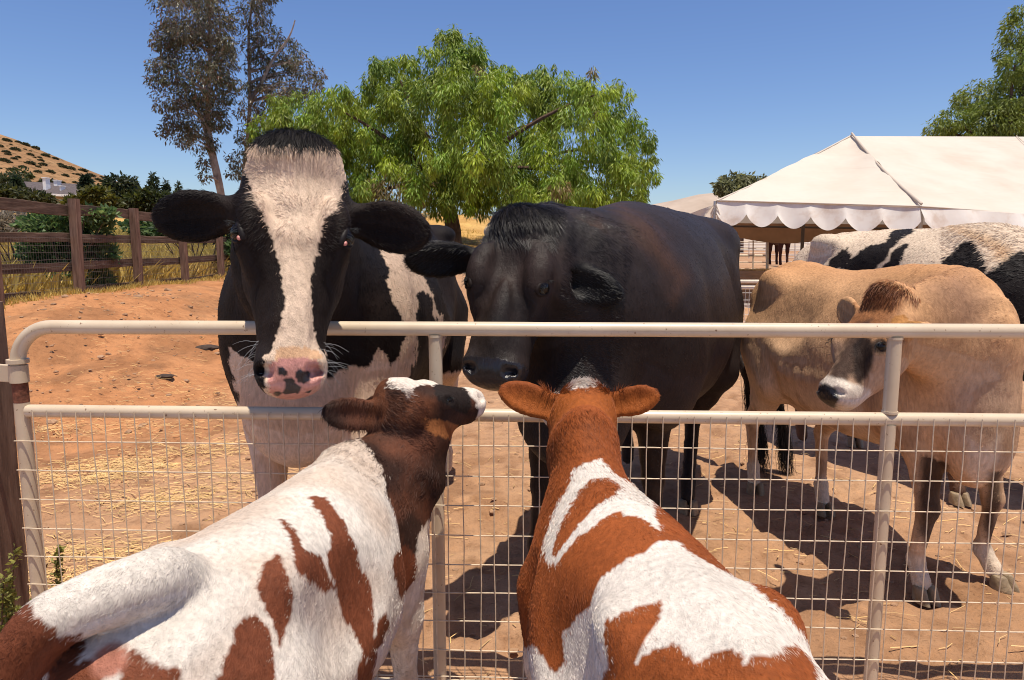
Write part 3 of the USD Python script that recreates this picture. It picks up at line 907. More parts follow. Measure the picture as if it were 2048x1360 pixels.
        c = mixc(c, sstep((st_-.54)/.1)*sstep((1.15-z)/.4)*.45*(~head), (.20, .115, .07))
        # legs: dark inside and front, pale above the hoof
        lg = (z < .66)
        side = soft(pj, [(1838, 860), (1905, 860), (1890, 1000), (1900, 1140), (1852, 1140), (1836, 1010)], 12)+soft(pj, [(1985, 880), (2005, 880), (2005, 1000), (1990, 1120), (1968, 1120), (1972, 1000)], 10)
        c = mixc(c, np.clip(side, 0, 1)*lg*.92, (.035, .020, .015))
        c = mixc(c, sstep((.22-z)/.05)*.8, CREAM)
        c = mixc(c, soft(pj, [(1935, 870), (1960, 900), (1995, 870), (2000, 900), (1960, 990), (1940, 950)], 10)*(~head)*.55, (.66, .53, .41))
        # the face
        h = head.astype(float)
        c = mixc(c, h*sstep((lo[:, 0]-.35)/.2)*.7, (.33, .215, .15))
        c = mixc(c, h*sstep((.50-lo[:, 0])/.2)*sstep((lo[:, 2]+.16)/.12)*.85, (.235, .085, .028))
        pf = px+jitter(P, 5, 40, 5)
        c = mixc(c, h*soft(pf, [(1742, 640), (1715, 645), (1655, 752), (1690, 768), (1708, 745), (1712, 700), (1735, 668)], 7)*.92, (.045, .026, .020))
        c = mixc(c, h*soft(pf, [(1706, 690), (1722, 672), (1742, 676), (1750, 705), (1742, 740), (1722, 772), (1706, 755)], 6)*.95, (.016, .010, .009))
        c = mixc(c, h*soft(pf, [(1650, 748), (1690, 762), (1722, 772), (1745, 785), (1735, 812), (1700, 830), (1640, 830), (1630, 780)], 5)*.95, (.62, .53, .44))
        c = mixc(c, h*soft(px, [(1630, 775), (1650, 766), (1674, 778), (1678, 800), (1668, 818), (1640, 818)], 3), (.014, .011, .011))
        c = mixc(c, h*sstep((.09-np.linalg.norm(lo-np.array([.46, .285, -.055]), axis=1))/.03)*.9, (.020, .013, .011))
        c = mixc(c, h*sstep((.05-lo[:, 0])/.08)*(np.abs(lo[:, 1]) < .2)*(lo[:, 2] > -.30), (.16, .055, .020))
        er = (np.linalg.norm(P-at(1812, 640, 2.58), axis=1) < .075)
        c = mixc(c, er*.8, (.35, .15, .035))
        return c

    def flow(P, N):
        lo = H.loc(P); head = (lo[:, 0] > -.25) & (lo[:, 2] > -.5) & (np.abs(lo[:, 1]) < .34) & (lo[:, 0] < 1.15)
        T = np.tile(V3(-.3, .9, -.6), (len(P), 1))
        T[head] = H.S
        return T

    def lm(P):
        lo = H.loc(P); k = np.where((lo[:, 0] > .9) & (proj(P)[0][:, 0] < 1677) & (np.abs(lo[:, 1]) < .4), 0, 1.0)
        for q in (-1, 1):
            k[np.linalg.norm(P-H.P(.46, q*.285, -.055), axis=1) < .05*H.L] = 0
        return k

    def length(P):
        lo = H.loc(P); head = (lo[:, 0] > -.3) & (lo[:, 0] < 1.15) & (np.abs(lo[:, 1]) < .5) & (lo[:, 2] > -.6)
        le = np.where(head, .010, .016)
        return np.where(head & (lo[:, 0] < .04) & (np.abs(lo[:, 1]) < .2) & (lo[:, 2] > -.26), .045, le)
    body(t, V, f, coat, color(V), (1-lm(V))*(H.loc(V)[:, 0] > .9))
    fur(t, (V, f, n), 80000, length, .0006, flow, color, hair, 13, lift=.18, jit=.16, lenmask=lm, vary=.13, near=lambda c: np.where(c[:, 1] < 2.9, 1.5, 1.0))
    eyes(t, H, eye_s=.46, eye_u=.288, eye_n=-.050, r=.050)
    for c, d in (((1.855, 2.90, 0), (.05, -1)), ((2.285, 3.02, 0), (.45, -1)), ((1.58, 4.29, 0), (-.1, -1)), ((1.87, 3.93, 0), (-.05, -1))):
        hoof(t, V3(*c), d, .072)
    tail_hair(t, [at(1560, 800, 4.66), at(1566, 850, 4.66), at(1570, 880, 4.66)], 500, .32, BLACK*2, 6)


# ---- spotted cow behind
def make_cow_d():
    t = thing('cow', 'cream and black spotted cow standing behind the tan cow, black neck at the right edge', 'cow', (2.9, 4.8, 0))
    F = Field(axis_grid(2.0, 4.3, 2.6, 3.4, .028, .02), axis_grid(3.0, 6.1, 3.9, 5.6, .028, .022), axis_grid(-.02, 1.9, 1.2, 1.8, .028, .018))
    st = [(V3(2.50, 5.75, 1.40), .18, .20), (V3(2.60, 5.5, 1.36), .31, .34), (V3(2.78, 5.1, 1.22), .39, .49), (V3(2.96, 4.7, 1.18), .41, .52),
          (V3(3.10, 4.4, 1.20), .37, .49), (V3(3.20, 4.15, 1.19), .29, .41), (V3(3.28, 4.0, 1.12), .22, .33)]
    F.loft(st, Zup, k=.02, end=.7, egg=-.05, fine=4)
    muscle(F, st)
    ax = nrm([-.47, .88, 0]); sd = V3(ax[1], -ax[0], 0); R = np.array([ax, sd, Zup])
    F.ell(V3(3.02, 4.45, 1.63), R, (.22, .12, .08), k=.12)
    H = Head(V3(3.85, 3.52, 1.32), V3(4.02, 3.22, .88), (.3, -.6, .6))
    F.loft([(V3(3.24, 4.1, 1.24), .23, .34), (V3(3.50, 3.86, 1.22), .18, .27), (H.P(.2, 0, -.3), .12, .18)], Zup, k=.1, end=.6)
    for q in (-1, 1):
        F.ell(V3(3.16, 4.3, 1.1)+sd*q*.24, R, (.24, .13, .34), k=.12)
        F.ell(V3(2.62, 5.42, 1.62)+sd*q*.24, R, (.12, .08, .07), k=.12)
    leg_front(F, V3(3.0, 4.25, 1.05), V3(2.96, 4.22, .78), V3(2.86, 4.16, .45), V3(2.80, 4.18, .17), V3(2.79, 4.13, .07), 1.05)
    leg_front(F, V3(3.40, 4.35, 1.05), V3(3.42, 4.33, .78), V3(3.42, 4.28, .45), V3(3.42, 4.30, .17), V3(3.42, 4.26, .07), 1.05)
    leg_hind(F, V3(2.42, 5.45, 1.1), V3(2.40, 5.2, .84), V3(2.36, 5.55, .48), V3(2.36, 5.46, .16), V3(2.36, 5.42, .07), 1.05)
    leg_hind(F, V3(2.80, 5.55, 1.1), V3(2.82, 5.3, .84), V3(2.80, 5.6, .48), V3(2.78, 5.46, .16), V3(2.77, 5.42, .07), 1.05)
    F.chain([V3(2.45, 5.85, 1.5), V3(2.42, 5.95, 1.3), V3(2.42, 5.95, .7)], [.05, .035, .02], .04)
    ears = [(H.P(.2, -.23, -.2), H.P(.35, -.6, -.2), .15, V3(.3, -1, -.2)), (H.P(.2, .23, -.2), H.P(.35, .6, -.2), .15, V3(.3, -1, -.2))]
    add_head(F, H, ears=ears)
    V, f, n = F.mesh(lump=.006)
    blk = [[(1650, 540), (1663, 514), (1694, 492), (1701, 503), (1695, 540)], [(1698, 525), (1713, 505), (1740, 490), (1772, 480), (1788, 462), (1818, 455), (1832, 462), (1802, 478), (1782, 500), (1745, 545), (1690, 560)],
           [(1760, 545), (1782, 510), (1800, 492), (1822, 484), (1806, 510), (1785, 560)], [(1880, 530), (1902, 508), (1925, 484), (1946, 480), (1966, 512), (1975, 548), (1940, 600), (1890, 600)],
           [(1958, 560), (1985, 542), (2014, 520), (2035, 500), (2300, 520), (2300, 1000), (1950, 1000)]]

    def color(P, N=None):
        px, _ = proj(P); pj = px+jitter(P, 6, 14, 4)+jitter(P, 3, 60, 2); nz = meshkit.fbm(P*5, 3, 31)
        c = np.array([.56, .435, .32])*(1+.4*(nz-.5))[:, None]
        c = mixc(c, soft(pj, [(1900, 450), (1990, 475), (2025, 500), (2010, 530), (1975, 490), (1930, 468)], 14)*.7, (.55, .33, .16))
        for g in blk:
            c[poly_mask(pj, g)] = BLACK*1.3
        c[P[:, 2] < .6] = np.array([.10, .05, .03])
        return c
    body(t, V, f, coat, color(V))

    def length(P):
        px, _ = proj(P)
        return np.where((px[:, 0] > 1890) & (px[:, 1] < 560), .035, .018)
    fur(t, (V, f, n), 26000, length, .0007, lambda P, N: np.tile(V3(-.4, .8, -.6), (len(P), 1)), color, hair, 14, lift=.3, vary=.08, streak=.3)
    eyes(t, H)
    hoof(t, V3(2.785, 4.10, 0), (.1, -1), .078)
    hoof(t, V3(2.77, 5.38, 0), (-.1, -1), .078)


STEER = [(-.03, .165, -.15, .10), (.06, .222, -.185, .15), (.20, .245, -.215, .195), (.38, .235, -.235, .225), (.54, .20, -.245, .22),
         (.69, .158, -.215, .185), (.81, .132, -.185, .155), (.90, .126, -.17, .14), (.98, .124, -.165, .125)]
JERSEY = [(s_, w_*1.28, n_*1.22, d_*1.24) for s_, w_, n_, d_ in ADULT]
WIDE = [(s_, w_*1.14+(.03 if s_ > .75 else 0), n_, d_*1.04) for s_, w_, n_, d_ in ADULT]
CALF = [(-.03, .15, -.17, .12), (.06, .21, -.22, .18), (.20, .25, -.27, .245), (.38, .245, -.29, .27), (.54, .205, -.27, .235),
        (.69, .165, -.215, .175), (.81, .15, -.19, .15), (.90, .15, -.175, .14), (.98, .145, -.17, .125)]


def calf_body(F, st, ax, legs, sc=.62):
    F.loft(refine(st, 4, .008), Zup, k=.012, end=.75, egg=-.06)
    muscle(F, st, .62, ridge=False)
    sd = V3(ax[1], -ax[0], 0); R = np.array([ax, sd, Zup])
    a = st[1][0]
    for q in (-1, 1):
        F.ell(a+ax*.16+sd*q*.135+Zup*.145, R, (.060, .036, .036), k=.055)       # hook bones
        F.ell(a-ax*.10+sd*q*.075+Zup*.09, R, (.05, .035, .035), k=.05)         # pin bones
        F.ell(a+ax*.02+sd*q*.10-Zup*.14, R, (.17, .085, .20), k=.07)           # thigh
        b = st[-2][0]
        F.ell(b-ax*.02+sd*q*.088-Zup*.06, R, (.10, .062, .18), k=.045)            # shoulder
        F.cap(b-ax*.03+sd*q*.055+Zup*.165, b+ax*.05+sd*q*.125-Zup*.04, .026, .022, k=.04)   # shoulder blade
    F.chain([st[1][0]+Zup*.185, st[3][0]+Zup*.235, st[5][0]+Zup*.215], [.026, .024, .028], .035)   # spine ridge
    for q, l in zip((-1, 1, -1, 1), legs):
        (leg_front if len(l) == 5 and l[0] is not None and l[-1][1] > st[3][0][1] else leg_hind)(F, *l, sc)


# ---- calf on the left
def make_calf_a():
    t = thing('calf', 'white calf with dark brown patches and brown head turned right, tail raised, at the left', 'calf', (-.5, 1.5, 0))
    ax = nrm([.17, .98, 0]); sd = V3(ax[1], -ax[0], 0)
    F = Field(axis_grid(-1.15, .0, -.85, -.02, .014, .0085), axis_grid(.6, 2.45, .8, 2.25, .014, .0085), axis_grid(-.02, 1.35, .45, 1.30, .016, .0085))
    st = [(V3(-.640, .985, .82), .13, .145), (V3(-.605, 1.11, .785), .185, .21), (V3(-.555, 1.30, .755), .21, .245), (V3(-.505, 1.5, .735), .215, .26),
          (V3(-.465, 1.68, .75), .19, .255), (V3(-.435, 1.83, .78), .150, .23), (V3(-.395, 1.97, .76), .105, .175)]
    L = []
    for q in (-1, 1):
        c = V3(-.44, 1.85, 0)+sd*q*.13
        L.append((c+Zup*.70, c+Zup*.52, c+Zup*.32+ax*.02, c+Zup*.12, c+Zup*.05+ax*.02))
    Lh = []
    for q in (-1, 1):
        c = V3(-.585, 1.12, 0)+sd*q*.11
        Lh.append((c+Zup*.72, c+Zup*.55+ax*.08, c+Zup*.33-ax*.10, c+Zup*.11-ax*.03, c+Zup*.05-ax*.01))
    calf_body(F, st, ax, L+Lh)
    H = Head(at(800, 766, 1.98), at(952, 786, 2.16), V3(-.02, -.25, 1))
    F.loft([(V3(-.40, 1.86, .84), .115, .19), (at(812, 945, 1.96), .078, .135), (at(826, 880, 2.01), .068, .115), (H.P(.16, 0, -.22), .062, .09)], V3(-.6, -.4, .4), k=.06, end=.7)
    F.ell(V3(-.33, 1.97, .66), np.eye(3), (.08, .09, .15), k=.06)
    # tail: lifted, then hanging
    tl = smooth_path(np.array([V3(-.585, 1.20, .86), at(310, 1160, 1.06), at(228, 1186, 1.0), at(152, 1216, .968), at(92, 1250, .95), at(45, 1305, .935), at(2, 1400, .925)]), 18)
    F.chain(tl, np.interp(np.linspace(0, 1, 18), [0, .25, .5, .75, 1], [.045, .042, .037, .033, .028]), .03)
    ears = [(at(782, 832, 1.94), at(646, 824, 1.90), .090, V3(.25, -.8, .1)), (H.P(.12, .20, -.16), H.P(.05, .50, -.42), .085, V3(-.6, .6, .3))]
    add_head(F, H, st=CALF, ears=ears, tuft=1.0, eye_s=.48, eye_u=.240, eye_n=-.05, k=.02, muzzle=1.05, jaw=1.2)
    V, f, n = F.mesh(lump=.003, lscale=16)
    br = [[(614, 991), (650, 993), (689, 1040), (718, 1117), (742, 1185), (752, 1297), (747, 1400), (735, 1321), (689, 1238), (674, 1185), (655, 1117), (665, 1078), (645, 1035)],
          [(553, 1035), (582, 1049), (611, 1098), (645, 1112), (669, 1180), (645, 1185), (616, 1166), (592, 1127), (585, 1083)],
          [(529, 1127), (558, 1105), (570, 1122), (587, 1185), (577, 1234), (560, 1294), (539, 1229), (517, 1175)],
          [(475, 1248), (514, 1229), (539, 1258), (553, 1331), (553, 1420), (420, 1420), (451, 1306)],
          [(243, 1326), (272, 1292), (291, 1326), (359, 1336), (375, 1420), (235, 1420)],
          [(92, 1310), (110, 1280), (160, 1266), (176, 1285), (150, 1335), (138, 1420), (85, 1420)], [(148, 1335), (172, 1312), (192, 1318), (206, 1360), (204, 1420), (142, 1420)],
          [(700, 884), (718, 879), (747, 904), (771, 957), (776, 1015), (786, 1064), (782, 1075), (800, 1110), (795, 1150), (815, 1170), (830, 1110), (840, 1060), (1000, 900), (1000, 700), (600, 700), (600, 880)],
          [(785, 1110), (812, 1090), (832, 1115), (828, 1160), (800, 1200), (790, 1160)],
          [(757, 1240), (775, 1220), (780, 1250), (765, 1290), (752, 1300)], [(715, 1340), (725, 1312), (745, 1345), (748, 1420), (715, 1420)],
          [(-60, 1215), (62, 1205), (72, 1232), (115, 1262), (110, 1290), (60, 1420), (-80, 1420)]]
    BR = np.array([.135, .040, .018]); DK = np.array([.034, .016, .011])

    def color(P, N=None):
        px, _ = proj(P); lo = H.loc(P)
        neck = (P[:, 1] > 1.70) & (P[:, 2] > .55)
        nz = meshkit.fbm(P*9, 3, 41); pj = px+jitter(P, 8, 20, 4)+jitter(P, 2.5, 90, 5)
        c = np.array([.58, .515, .445])*(1+.30*(nz-.5))[:, None]
        c = mixc(c, sstep((meshkit.fbm(P*5, 3, 44)-.45)/.25)*.6, (.47, .34, .25))
        for i, g in enumerate(br):
            m = poly_mask(pj, g)
            if i == 7:
                m = m & neck
            c[m] = (BR*(.6+.9*nz[m])[:, None]) if i != 7 else 0
            if i == 7:
                c[m] = DK + (np.array([.10, .030, .012])*np.clip(nz[m]-.42, 0, 1)[:, None]*2.4)
        h = (lo[:, 0] > -.3) & (lo[:, 0] < 1.25) & (P[:, 1] > 1.9) & (lo[:, 2] > -.6)
        w = h & poly_mask(px+jitter(P, 5, 70, 8), [(770, 775), (785, 735), (850, 740), (905, 750), (960, 762), (995, 790), (990, 850), (945, 852), (958, 825), (950, 796), (905, 778), (850, 768), (825, 775), (815, 800), (805, 780)])
        c[w] = (.62, .53, .45)
        c = mixc(c, h*soft(pj, [(765, 800), (830, 785), (875, 800), (860, 845), (800, 855), (765, 845)], 14)*.7, (.13, .043, .018))
        c = mixc(c, h*(px[:, 0] < 770)*sstep((nz-.35)/.2)*.8, (.105, .036, .016))
        e = h & poly_mask(px, [(865, 770), (905, 763), (935, 780), (945, 810), (930, 830), (900, 815), (875, 800)]); c[e] = (.018, .012, .010)
        o = h & poly_mask(px+jitter(P, 5, 50, 8), [(840, 840), (880, 838), (915, 850), (910, 880), (880, 872), (850, 860)]); c[o] = (.27, .10, .034)
        an = np.linalg.norm(P-at(216, 1316, .95), axis=1)
        c = mixc(c, sstep((.034-an)/.012), np.array([.30, .12, .08])*(.6+.8*meshkit.fbm(P*90, 2, 3))[:, None])
        return c

    def flow(P, N):
        T = np.tile(-ax*1.0+V3(0, 0, -.35), (len(P), 1))
        nk = (P[:, 1] > 1.9) & (P[:, 2] > .75); T[nk] = V3(-.25, -.25, -1)
        lo = H.loc(P); h = (lo[:, 0] > -.2) & (P[:, 2] > .98) & (P[:, 1] > 1.9); T[h] = H.S*.8+V3(0, 0, -.2)
        e = h & (px_left(P)); T[e] = V3(-1, 0, -.15)
        tl_ = (P[:, 1] < 1.0) & (P[:, 0] < -.62); T[tl_] = V3(-.7, -.2, -.7)
        return T

    def px_left(P):
        return proj(P)[0][:, 0] < 760

    def lm(P):
        k = np.ones(len(P)); k[np.linalg.norm(P-at(216, 1316, .95), axis=1) < .028] = 0
        return k

    def length(P):
        le = np.full(len(P), .013)
        lo = H.loc(P); le[(lo[:, 0] > -.4) & (P[:, 1] > 1.86) & (P[:, 2] > .93)] = .009
        le[(P[:, 1] > 1.7) & (P[:, 1] < 1.95) & (P[:, 2] > .85)] = .022
        return le
    body(t, V, f, coat, color(V))
    fur(t, (V, f, n), 120000, length, .00055, flow, color, hair, 15, lift=.25, jit=.22, lenmask=lm, vary=.09)
    eyes(t, H, eye_s=.48, eye_u=.233, eye_n=-.05)
    tail_hair(t, tl[14:], 500, .13, DK*1.3, 9)


# ---- calf in the middle
def make_calf_b():
    t = thing('calf', 'red brown calf with white patches seen from behind, nose raised to the black cow', 'calf', (.28, 1.3, 0))
    ax = nrm([-.15, .98, 0]); sd = V3(ax[1], -ax[0], 0)
    F = Field(axis_grid(-.15, .85, -.04, .62, .014, .0085), axis_grid(.45, 2.5, .6, 2.3, .014, .0085), axis_grid(-.02, 1.35, .45, 1.30, .016, .0085))
    st = [(V3(.350, .79, .83), .12, .13), (V3(.335, .92, .79), .175, .20), (V3(.305, 1.1, .755), .205, .24), (V3(.270, 1.28, .735), .215, .26),
          (V3(.240, 1.46, .75), .20, .25), (V3(.212, 1.62, .775), .16, .225), (V3(.19, 1.75, .76), .115, .17)]
    L = []
    for q in (-1, 1):
        c = V3(.21, 1.64, 0)+sd*q*.12
        L.append((c+Zup*.70, c+Zup*.52, c+Zup*.32+ax*.02, c+Zup*.12, c+Zup*.05+ax*.02))
    Lh = []
    for q in (-1, 1):
        c = V3(.335, .90, 0)+sd*q*.11
        Lh.append((c+Zup*.72, c+Zup*.55+ax*.08, c+Zup*.33-ax*.10, c+Zup*.11-ax*.03, c+Zup*.05-ax*.01))
    calf_body(F, st, ax, L+Lh)
    H = Head(at(1172, 792, 2.00), at(1100, 796, 2.24), V3(.03, -.25, 1))
    F.loft([(V3(.205, 1.68, .86), .11, .17), (at(1165, 905, 1.84), .088, .15), (at(1165, 850, 1.93), .085, .13), (H.P(.16, 0, -.22), .08, .11)], V3(0, -.7, .6), k=.05, end=.7)
    ears = [(H.P(.08, .21, -.17), at(1001, 778, 2.02), .095, V3(.1, -.85, .2)), (H.P(.08, -.21, -.17), at(1316, 790, 2.00), .085, V3(-.2, -.85, .2))]
    add_head(F, H, st=CALF, ears=ears, tuft=1.05, eye_s=.48, eye_u=.240, eye_n=-.05, k=.02)
    root = V3(.355, .80, .935)
    F.chain([V3(.345, .90, .95), root, V3(.36, .735, .88), V3(.36, .71, .75), V3(.36, .71, .45)], [.045, .038, .032, .026, .02], .03)
    V, f, n = F.mesh(lump=.003, lscale=16)
    W = [[(1085, 1092), (1100, 1045), (1118, 1000), (1134, 972), (1142, 940), (1168, 925), (1202, 920), (1228, 948), (1270, 968), (1299, 988), (1312, 1022), (1322, 1062), (1282, 1036), (1236, 1022), (1197, 1037), (1165, 1070), (1135, 1105), (1110, 1130), (1092, 1120)],
         [(1300, 1095), (1320, 1082), (1350, 1082), (1382, 1108), (1493, 1160), (1568, 1225), (1625, 1290), (1690, 1380), (1690, 1450), (1090, 1450), (1110, 1346), (1134, 1321), (1122, 1268), (1150, 1240), (1178, 1210), (1190, 1185), (1207, 1156), (1240, 1130), (1280, 1108)],
         [(1045, 1297), (1062, 1290), (1085, 1312), (1112, 1355), (1112, 1420), (1040, 1420)]]
    B = [[(1105, 1095), (1118, 1050), (1139, 1010), (1160, 975), (1182, 958), (1215, 955), (1238, 972), (1232, 988), (1207, 1001), (1185, 1020), (1160, 1048), (1130, 1090), (1108, 1115)],
         [(1323, 1202), (1300, 1202), (1280, 1208), (1245, 1222), (1212, 1240), (1206, 1282), (1212, 1330), (1190, 1420), (1235, 1420), (1262, 1340), (1270, 1318), (1300, 1270), (1318, 1244)],
         [(1240, 1420), (1262, 1340), (1285, 1315), (1309, 1302), (1350, 1290), (1378, 1312), (1391, 1325), (1425, 1305), (1456, 1294), (1478, 1303), (1490, 1330), (1500, 1310), (1530, 1315), (1563, 1302), (1590, 1290), (1613, 1312), (1645, 1365), (1660, 1420)]]
    RED = np.array([.215, .055, .0135])

    def color(P, N=None):
        px, _ = proj(P); lo = H.loc(P); nz = meshkit.fbm(P*9, 3, 51); pj = px+jitter(P, 8, 20, 4)+jitter(P, 2.5, 90, 5)
        c = RED*(.65+.75*nz)[:, None]
        body = P[:, 1] < 1.80
        for g in W:
            m = body & poly_mask(pj, g); c[m] = np.array([.58, .515, .45])*(1+.3*(nz[m]-.5))[:, None]
        for g in B:
            m = body & poly_mask(pj, g); c[m] = RED*(.65+.75*nz[m])[:, None]
        h = ~body & (P[:, 2] > .95)
        m = h & poly_mask(px+jitter(P, 6, 60, 4), [(1100, 752), (1140, 752), (1185, 735), (1215, 748), (1225, 780), (1195, 768), (1165, 772), (1140, 778), (1112, 775)]); c[m] = (.66, .57, .49)
        z = h & (lo[:, 0] > .80); c[z] = (.70, .60, .52)
        c = mixc(c, h*(lo[:, 0] < .75)*sstep((px[:, 1]-770)/30)*sstep((880-px[:, 1])/60)*.35, (.38, .11, .018))
        return c

    def flow(P, N):
        T = np.tile(-ax*1.0+V3(0, 0, -.35), (len(P), 1))
        nk = (P[:, 1] > 1.78) & (P[:, 2] > .8); T[nk] = V3(0, -.5, -1)
        px, _ = proj(P); el = nk & (px[:, 0] < 1085); T[el] = V3(-1, 0, .2); er = nk & (px[:, 0] > 1245); T[er] = V3(1, 0, .25)
        tp = nk & (px[:, 1] < 790) & ~el & ~er; T[tp] = V3(0, -.5, .8)
        return T

    def length(P):
        le = np.full(len(P), .013)
        px, _ = proj(P); le[(P[:, 1] > 1.9) & (px[:, 1] < 790) & (px[:, 0] > 1090) & (px[:, 0] < 1240)] = .038
        le[(P[:, 1] < 1.8) & (P[:, 1] > 1.45) & (P[:, 2] > .85)] = .019
        le[(P[:, 1] > 1.85) & ((px[:, 0] < 1085) | (px[:, 0] > 1245))] = .010
        return le
    body(t, V, f, coat, color(V))
    fur(t, (V, f, n), 110000, length, .00055, flow, color, hair, 16, lift=.28, jit=.22, vary=.12)
    eyes(t, H, eye_s=.48, eye_u=.233, eye_n=-.05)
    tail_hair(t, [V3(.36, .71, .6), V3(.36, .71, .45)], 200, .2, RED*.6, 10)


import time
_t = time.time()
for fn in (make_cow_a, make_cow_b, make_cow_c, make_cow_d, make_calf_a, make_calf_b):
    if 'ONLY' in globals() and fn.__name__ not in ONLY:
        continue
    fn()
    print(fn.__name__, round(time.time()-_t, 1))
# ------------------------------------------------------------------ ground
dirt = mat('dirt', {
    'g': ('geometry', {}),
    'n1': ('noise_texture', {'scale': .55, 'detail': 5.0, 'roughness': .6}),
    'n2': ('noise_texture', {'scale': 9.0, 'detail': 6.0, 'roughness': .65}),
    'n3': ('noise_texture', {'scale': 70.0, 'detail': 4.0, 'roughness': .7}),
    'r1': ('rgb_ramp', {'ramp': [(.30, (.29, .155, .079)), (.5, (.355, .203, .115)), (.72, (.42, .262, .158))]}),
    'r2': ('rgb_ramp', {'ramp': [(.30, (.72, .68, .64)), (.5, (1, 1, 1)), (.72, (1.16, 1.12, 1.05))]}),
    'r3': ('rgb_ramp', {'ramp': [(.28, (.42, .40, .38)), (.44, (1, 1, 1)), (.60, (1.02, 1.0, .98)), (.74, (1.5, 1.45, 1.36))]}),
    'm1': ('mix', {'mix_type': 'multiply', 'fac': 1.0}), 'm2': ('mix', {'mix_type': 'multiply', 'fac': .8}),
    'a': ('attribute', {'attribute': 'col'}), 'm3': ('mix', {'mix_type': 'multiply', 'fac': 1.0}),
    'h': ('math', {'math_type': 'multiply_add', 'value2': .4}),
    'b': ('bump', {'strength': .9, 'distance': .02}),
    'p': ('principled_bsdf', {'roughness': .92, 'specular_ior_level': .15})},
    [('g.position', 'n1.vector'), ('g.position', 'n2.vector'), ('g.position', 'n3.vector'), ('n1.fac', 'r1.fac'), ('n2.fac', 'r2.fac'), ('n3.fac', 'r3.fac'),
     ('r1.color', 'm1.color1'), ('r2.color', 'm1.color2'), ('m1.color', 'm2.color1'), ('r3.color', 'm2.color2'), ('m2.color', 'm3.color1'), ('a.color', 'm3.color2'), ('m3.color', 'p.base_color'),
     ('n3.fac', 'h.value1'), ('n2.fac', 'h.value3'), ('h.value', 'b.height'), ('b.normal', 'p.normal')])


def make_ground():
    ys = np.concatenate([np.arange(-3, 1.0, .25), np.arange(1.0, 6.0, .03), 6.0*1.012**np.arange(0, 330)])
    ys = ys[ys < 320]
    ys = np.append(ys, [400, 600, 1000, 2500])
    g = np.concatenate([np.arange(0, 3.2, .035), 3.2*1.022**np.arange(0, 320)])
    g = g[g < 420]; g = np.append(g, [800, 2500])
    xs = np.concatenate([-g[:0:-1], g])
    X, Y = np.meshgrid(xs, ys)
    Z = terrain(X, Y)
    near = np.exp(-((Y-3)/7.0)**2)
    P = np.stack([X, Y, 0*X], -1)
    b = meshkit.fbm(P*2.2, 3, 61)-.5; c = meshkit.fbm(P*7.5, 3, 62)
    pits = np.clip(.42-c, 0, 1)
    Z = Z + near*(.055*b - .14*pits) - .16*pits*sstep((-X-1.2)/2)*sstep((Y-4)/2)*sstep((12-Y)/3) + .25*(1-near)*(meshkit.fbm(P*.5, 2, 63)-.5)*sstep((Y-9)/8)*.25
    rh = np.random.default_rng(64)
    for i in range(260):
        hx, hy = rh.uniform(-3.2, 4.2), rh.uniform(2.2, 8.5); a = rh.uniform(0, 6.28); ix = np.abs(xs-hx) < .3; iy = np.abs(ys-hy) < .3
        sx, sy = X[np.ix_(iy, ix)]-hx, Y[np.ix_(iy, ix)]-hy; u, v = sx*np.cos(a)+sy*np.sin(a), -sx*np.sin(a)+sy*np.cos(a)
        d2 = (u/.075)**2+(v/.055)**2
        Z[np.ix_(iy, ix)] += rh.uniform(.4, 1)*(-.034*np.exp(-d2**2)+.010*np.exp(-((np.sqrt(d2)-1.5)/.35)**2))
    # trodden holes in the bank
    for px, py, d, r in ((100, 762, .16, .20), (420, 690, .10, .16), (150, 690, .12, .3), (235, 770, .10, .25), (360, 640, .08, .3)):
        q = bank_point(px, py)
        Z -= d*np.exp(-(((X-q[0])/r)**2+((Y-q[1])/(r*1.4))**2))
    k = X.shape
    idx = np.arange(X.size).reshape(k)
    f = np.stack([idx[:-1, :-1], idx[:-1, 1:], idx[1:, 1:], idx[1:, :-1]], -1).reshape(-1, 4)
    V = np.stack([X, Y, Z], -1).reshape(-1, 3)
    # redder soil on the bank to the left, dry grass slope beyond the fence
    x, y = V[:, 0], V[:, 1]
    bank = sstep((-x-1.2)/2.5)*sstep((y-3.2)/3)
    c = np.ones((len(V), 3))
    c = mixc(c, bank*.9, (1.08, .83, .61))
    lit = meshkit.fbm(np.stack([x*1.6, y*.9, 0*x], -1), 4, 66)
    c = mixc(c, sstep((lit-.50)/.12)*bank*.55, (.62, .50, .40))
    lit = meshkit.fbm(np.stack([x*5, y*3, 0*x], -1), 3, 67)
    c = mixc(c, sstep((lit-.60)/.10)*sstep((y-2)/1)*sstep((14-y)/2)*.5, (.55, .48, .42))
    gr = sstep((-x-7.05)/.25)*sstep((y-3)/2)+sstep((y-22)/3)*sstep((5-x)/4)
    c = mixc(c, np.clip(gr, 0, 1)*.9, (1.25, 1.30, .70))
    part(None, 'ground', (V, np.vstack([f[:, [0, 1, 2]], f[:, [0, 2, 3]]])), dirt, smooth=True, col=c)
    tag(stage.GetPrimAtPath('/World/ground'), kind='structure')


def bank_point(px, py):
    """Where the ray through a pixel meets the terrain."""
    d = FWD + np.array([1, 0, 0]) * (px - 1024) / FPX + UPV * (680 - py) / FPX
    t = np.linspace(1, 90, 6000); P = CAM+d*t[:, None]
    hit = np.nonzero(P[:, 2] < terrain(P[:, 0], P[:, 1]))[0]
    return P[hit[0]] if len(hit) else P[-1]


make_ground()


def gz(x, y):
    return float(terrain(np.array([x]), np.array([y]))[0])


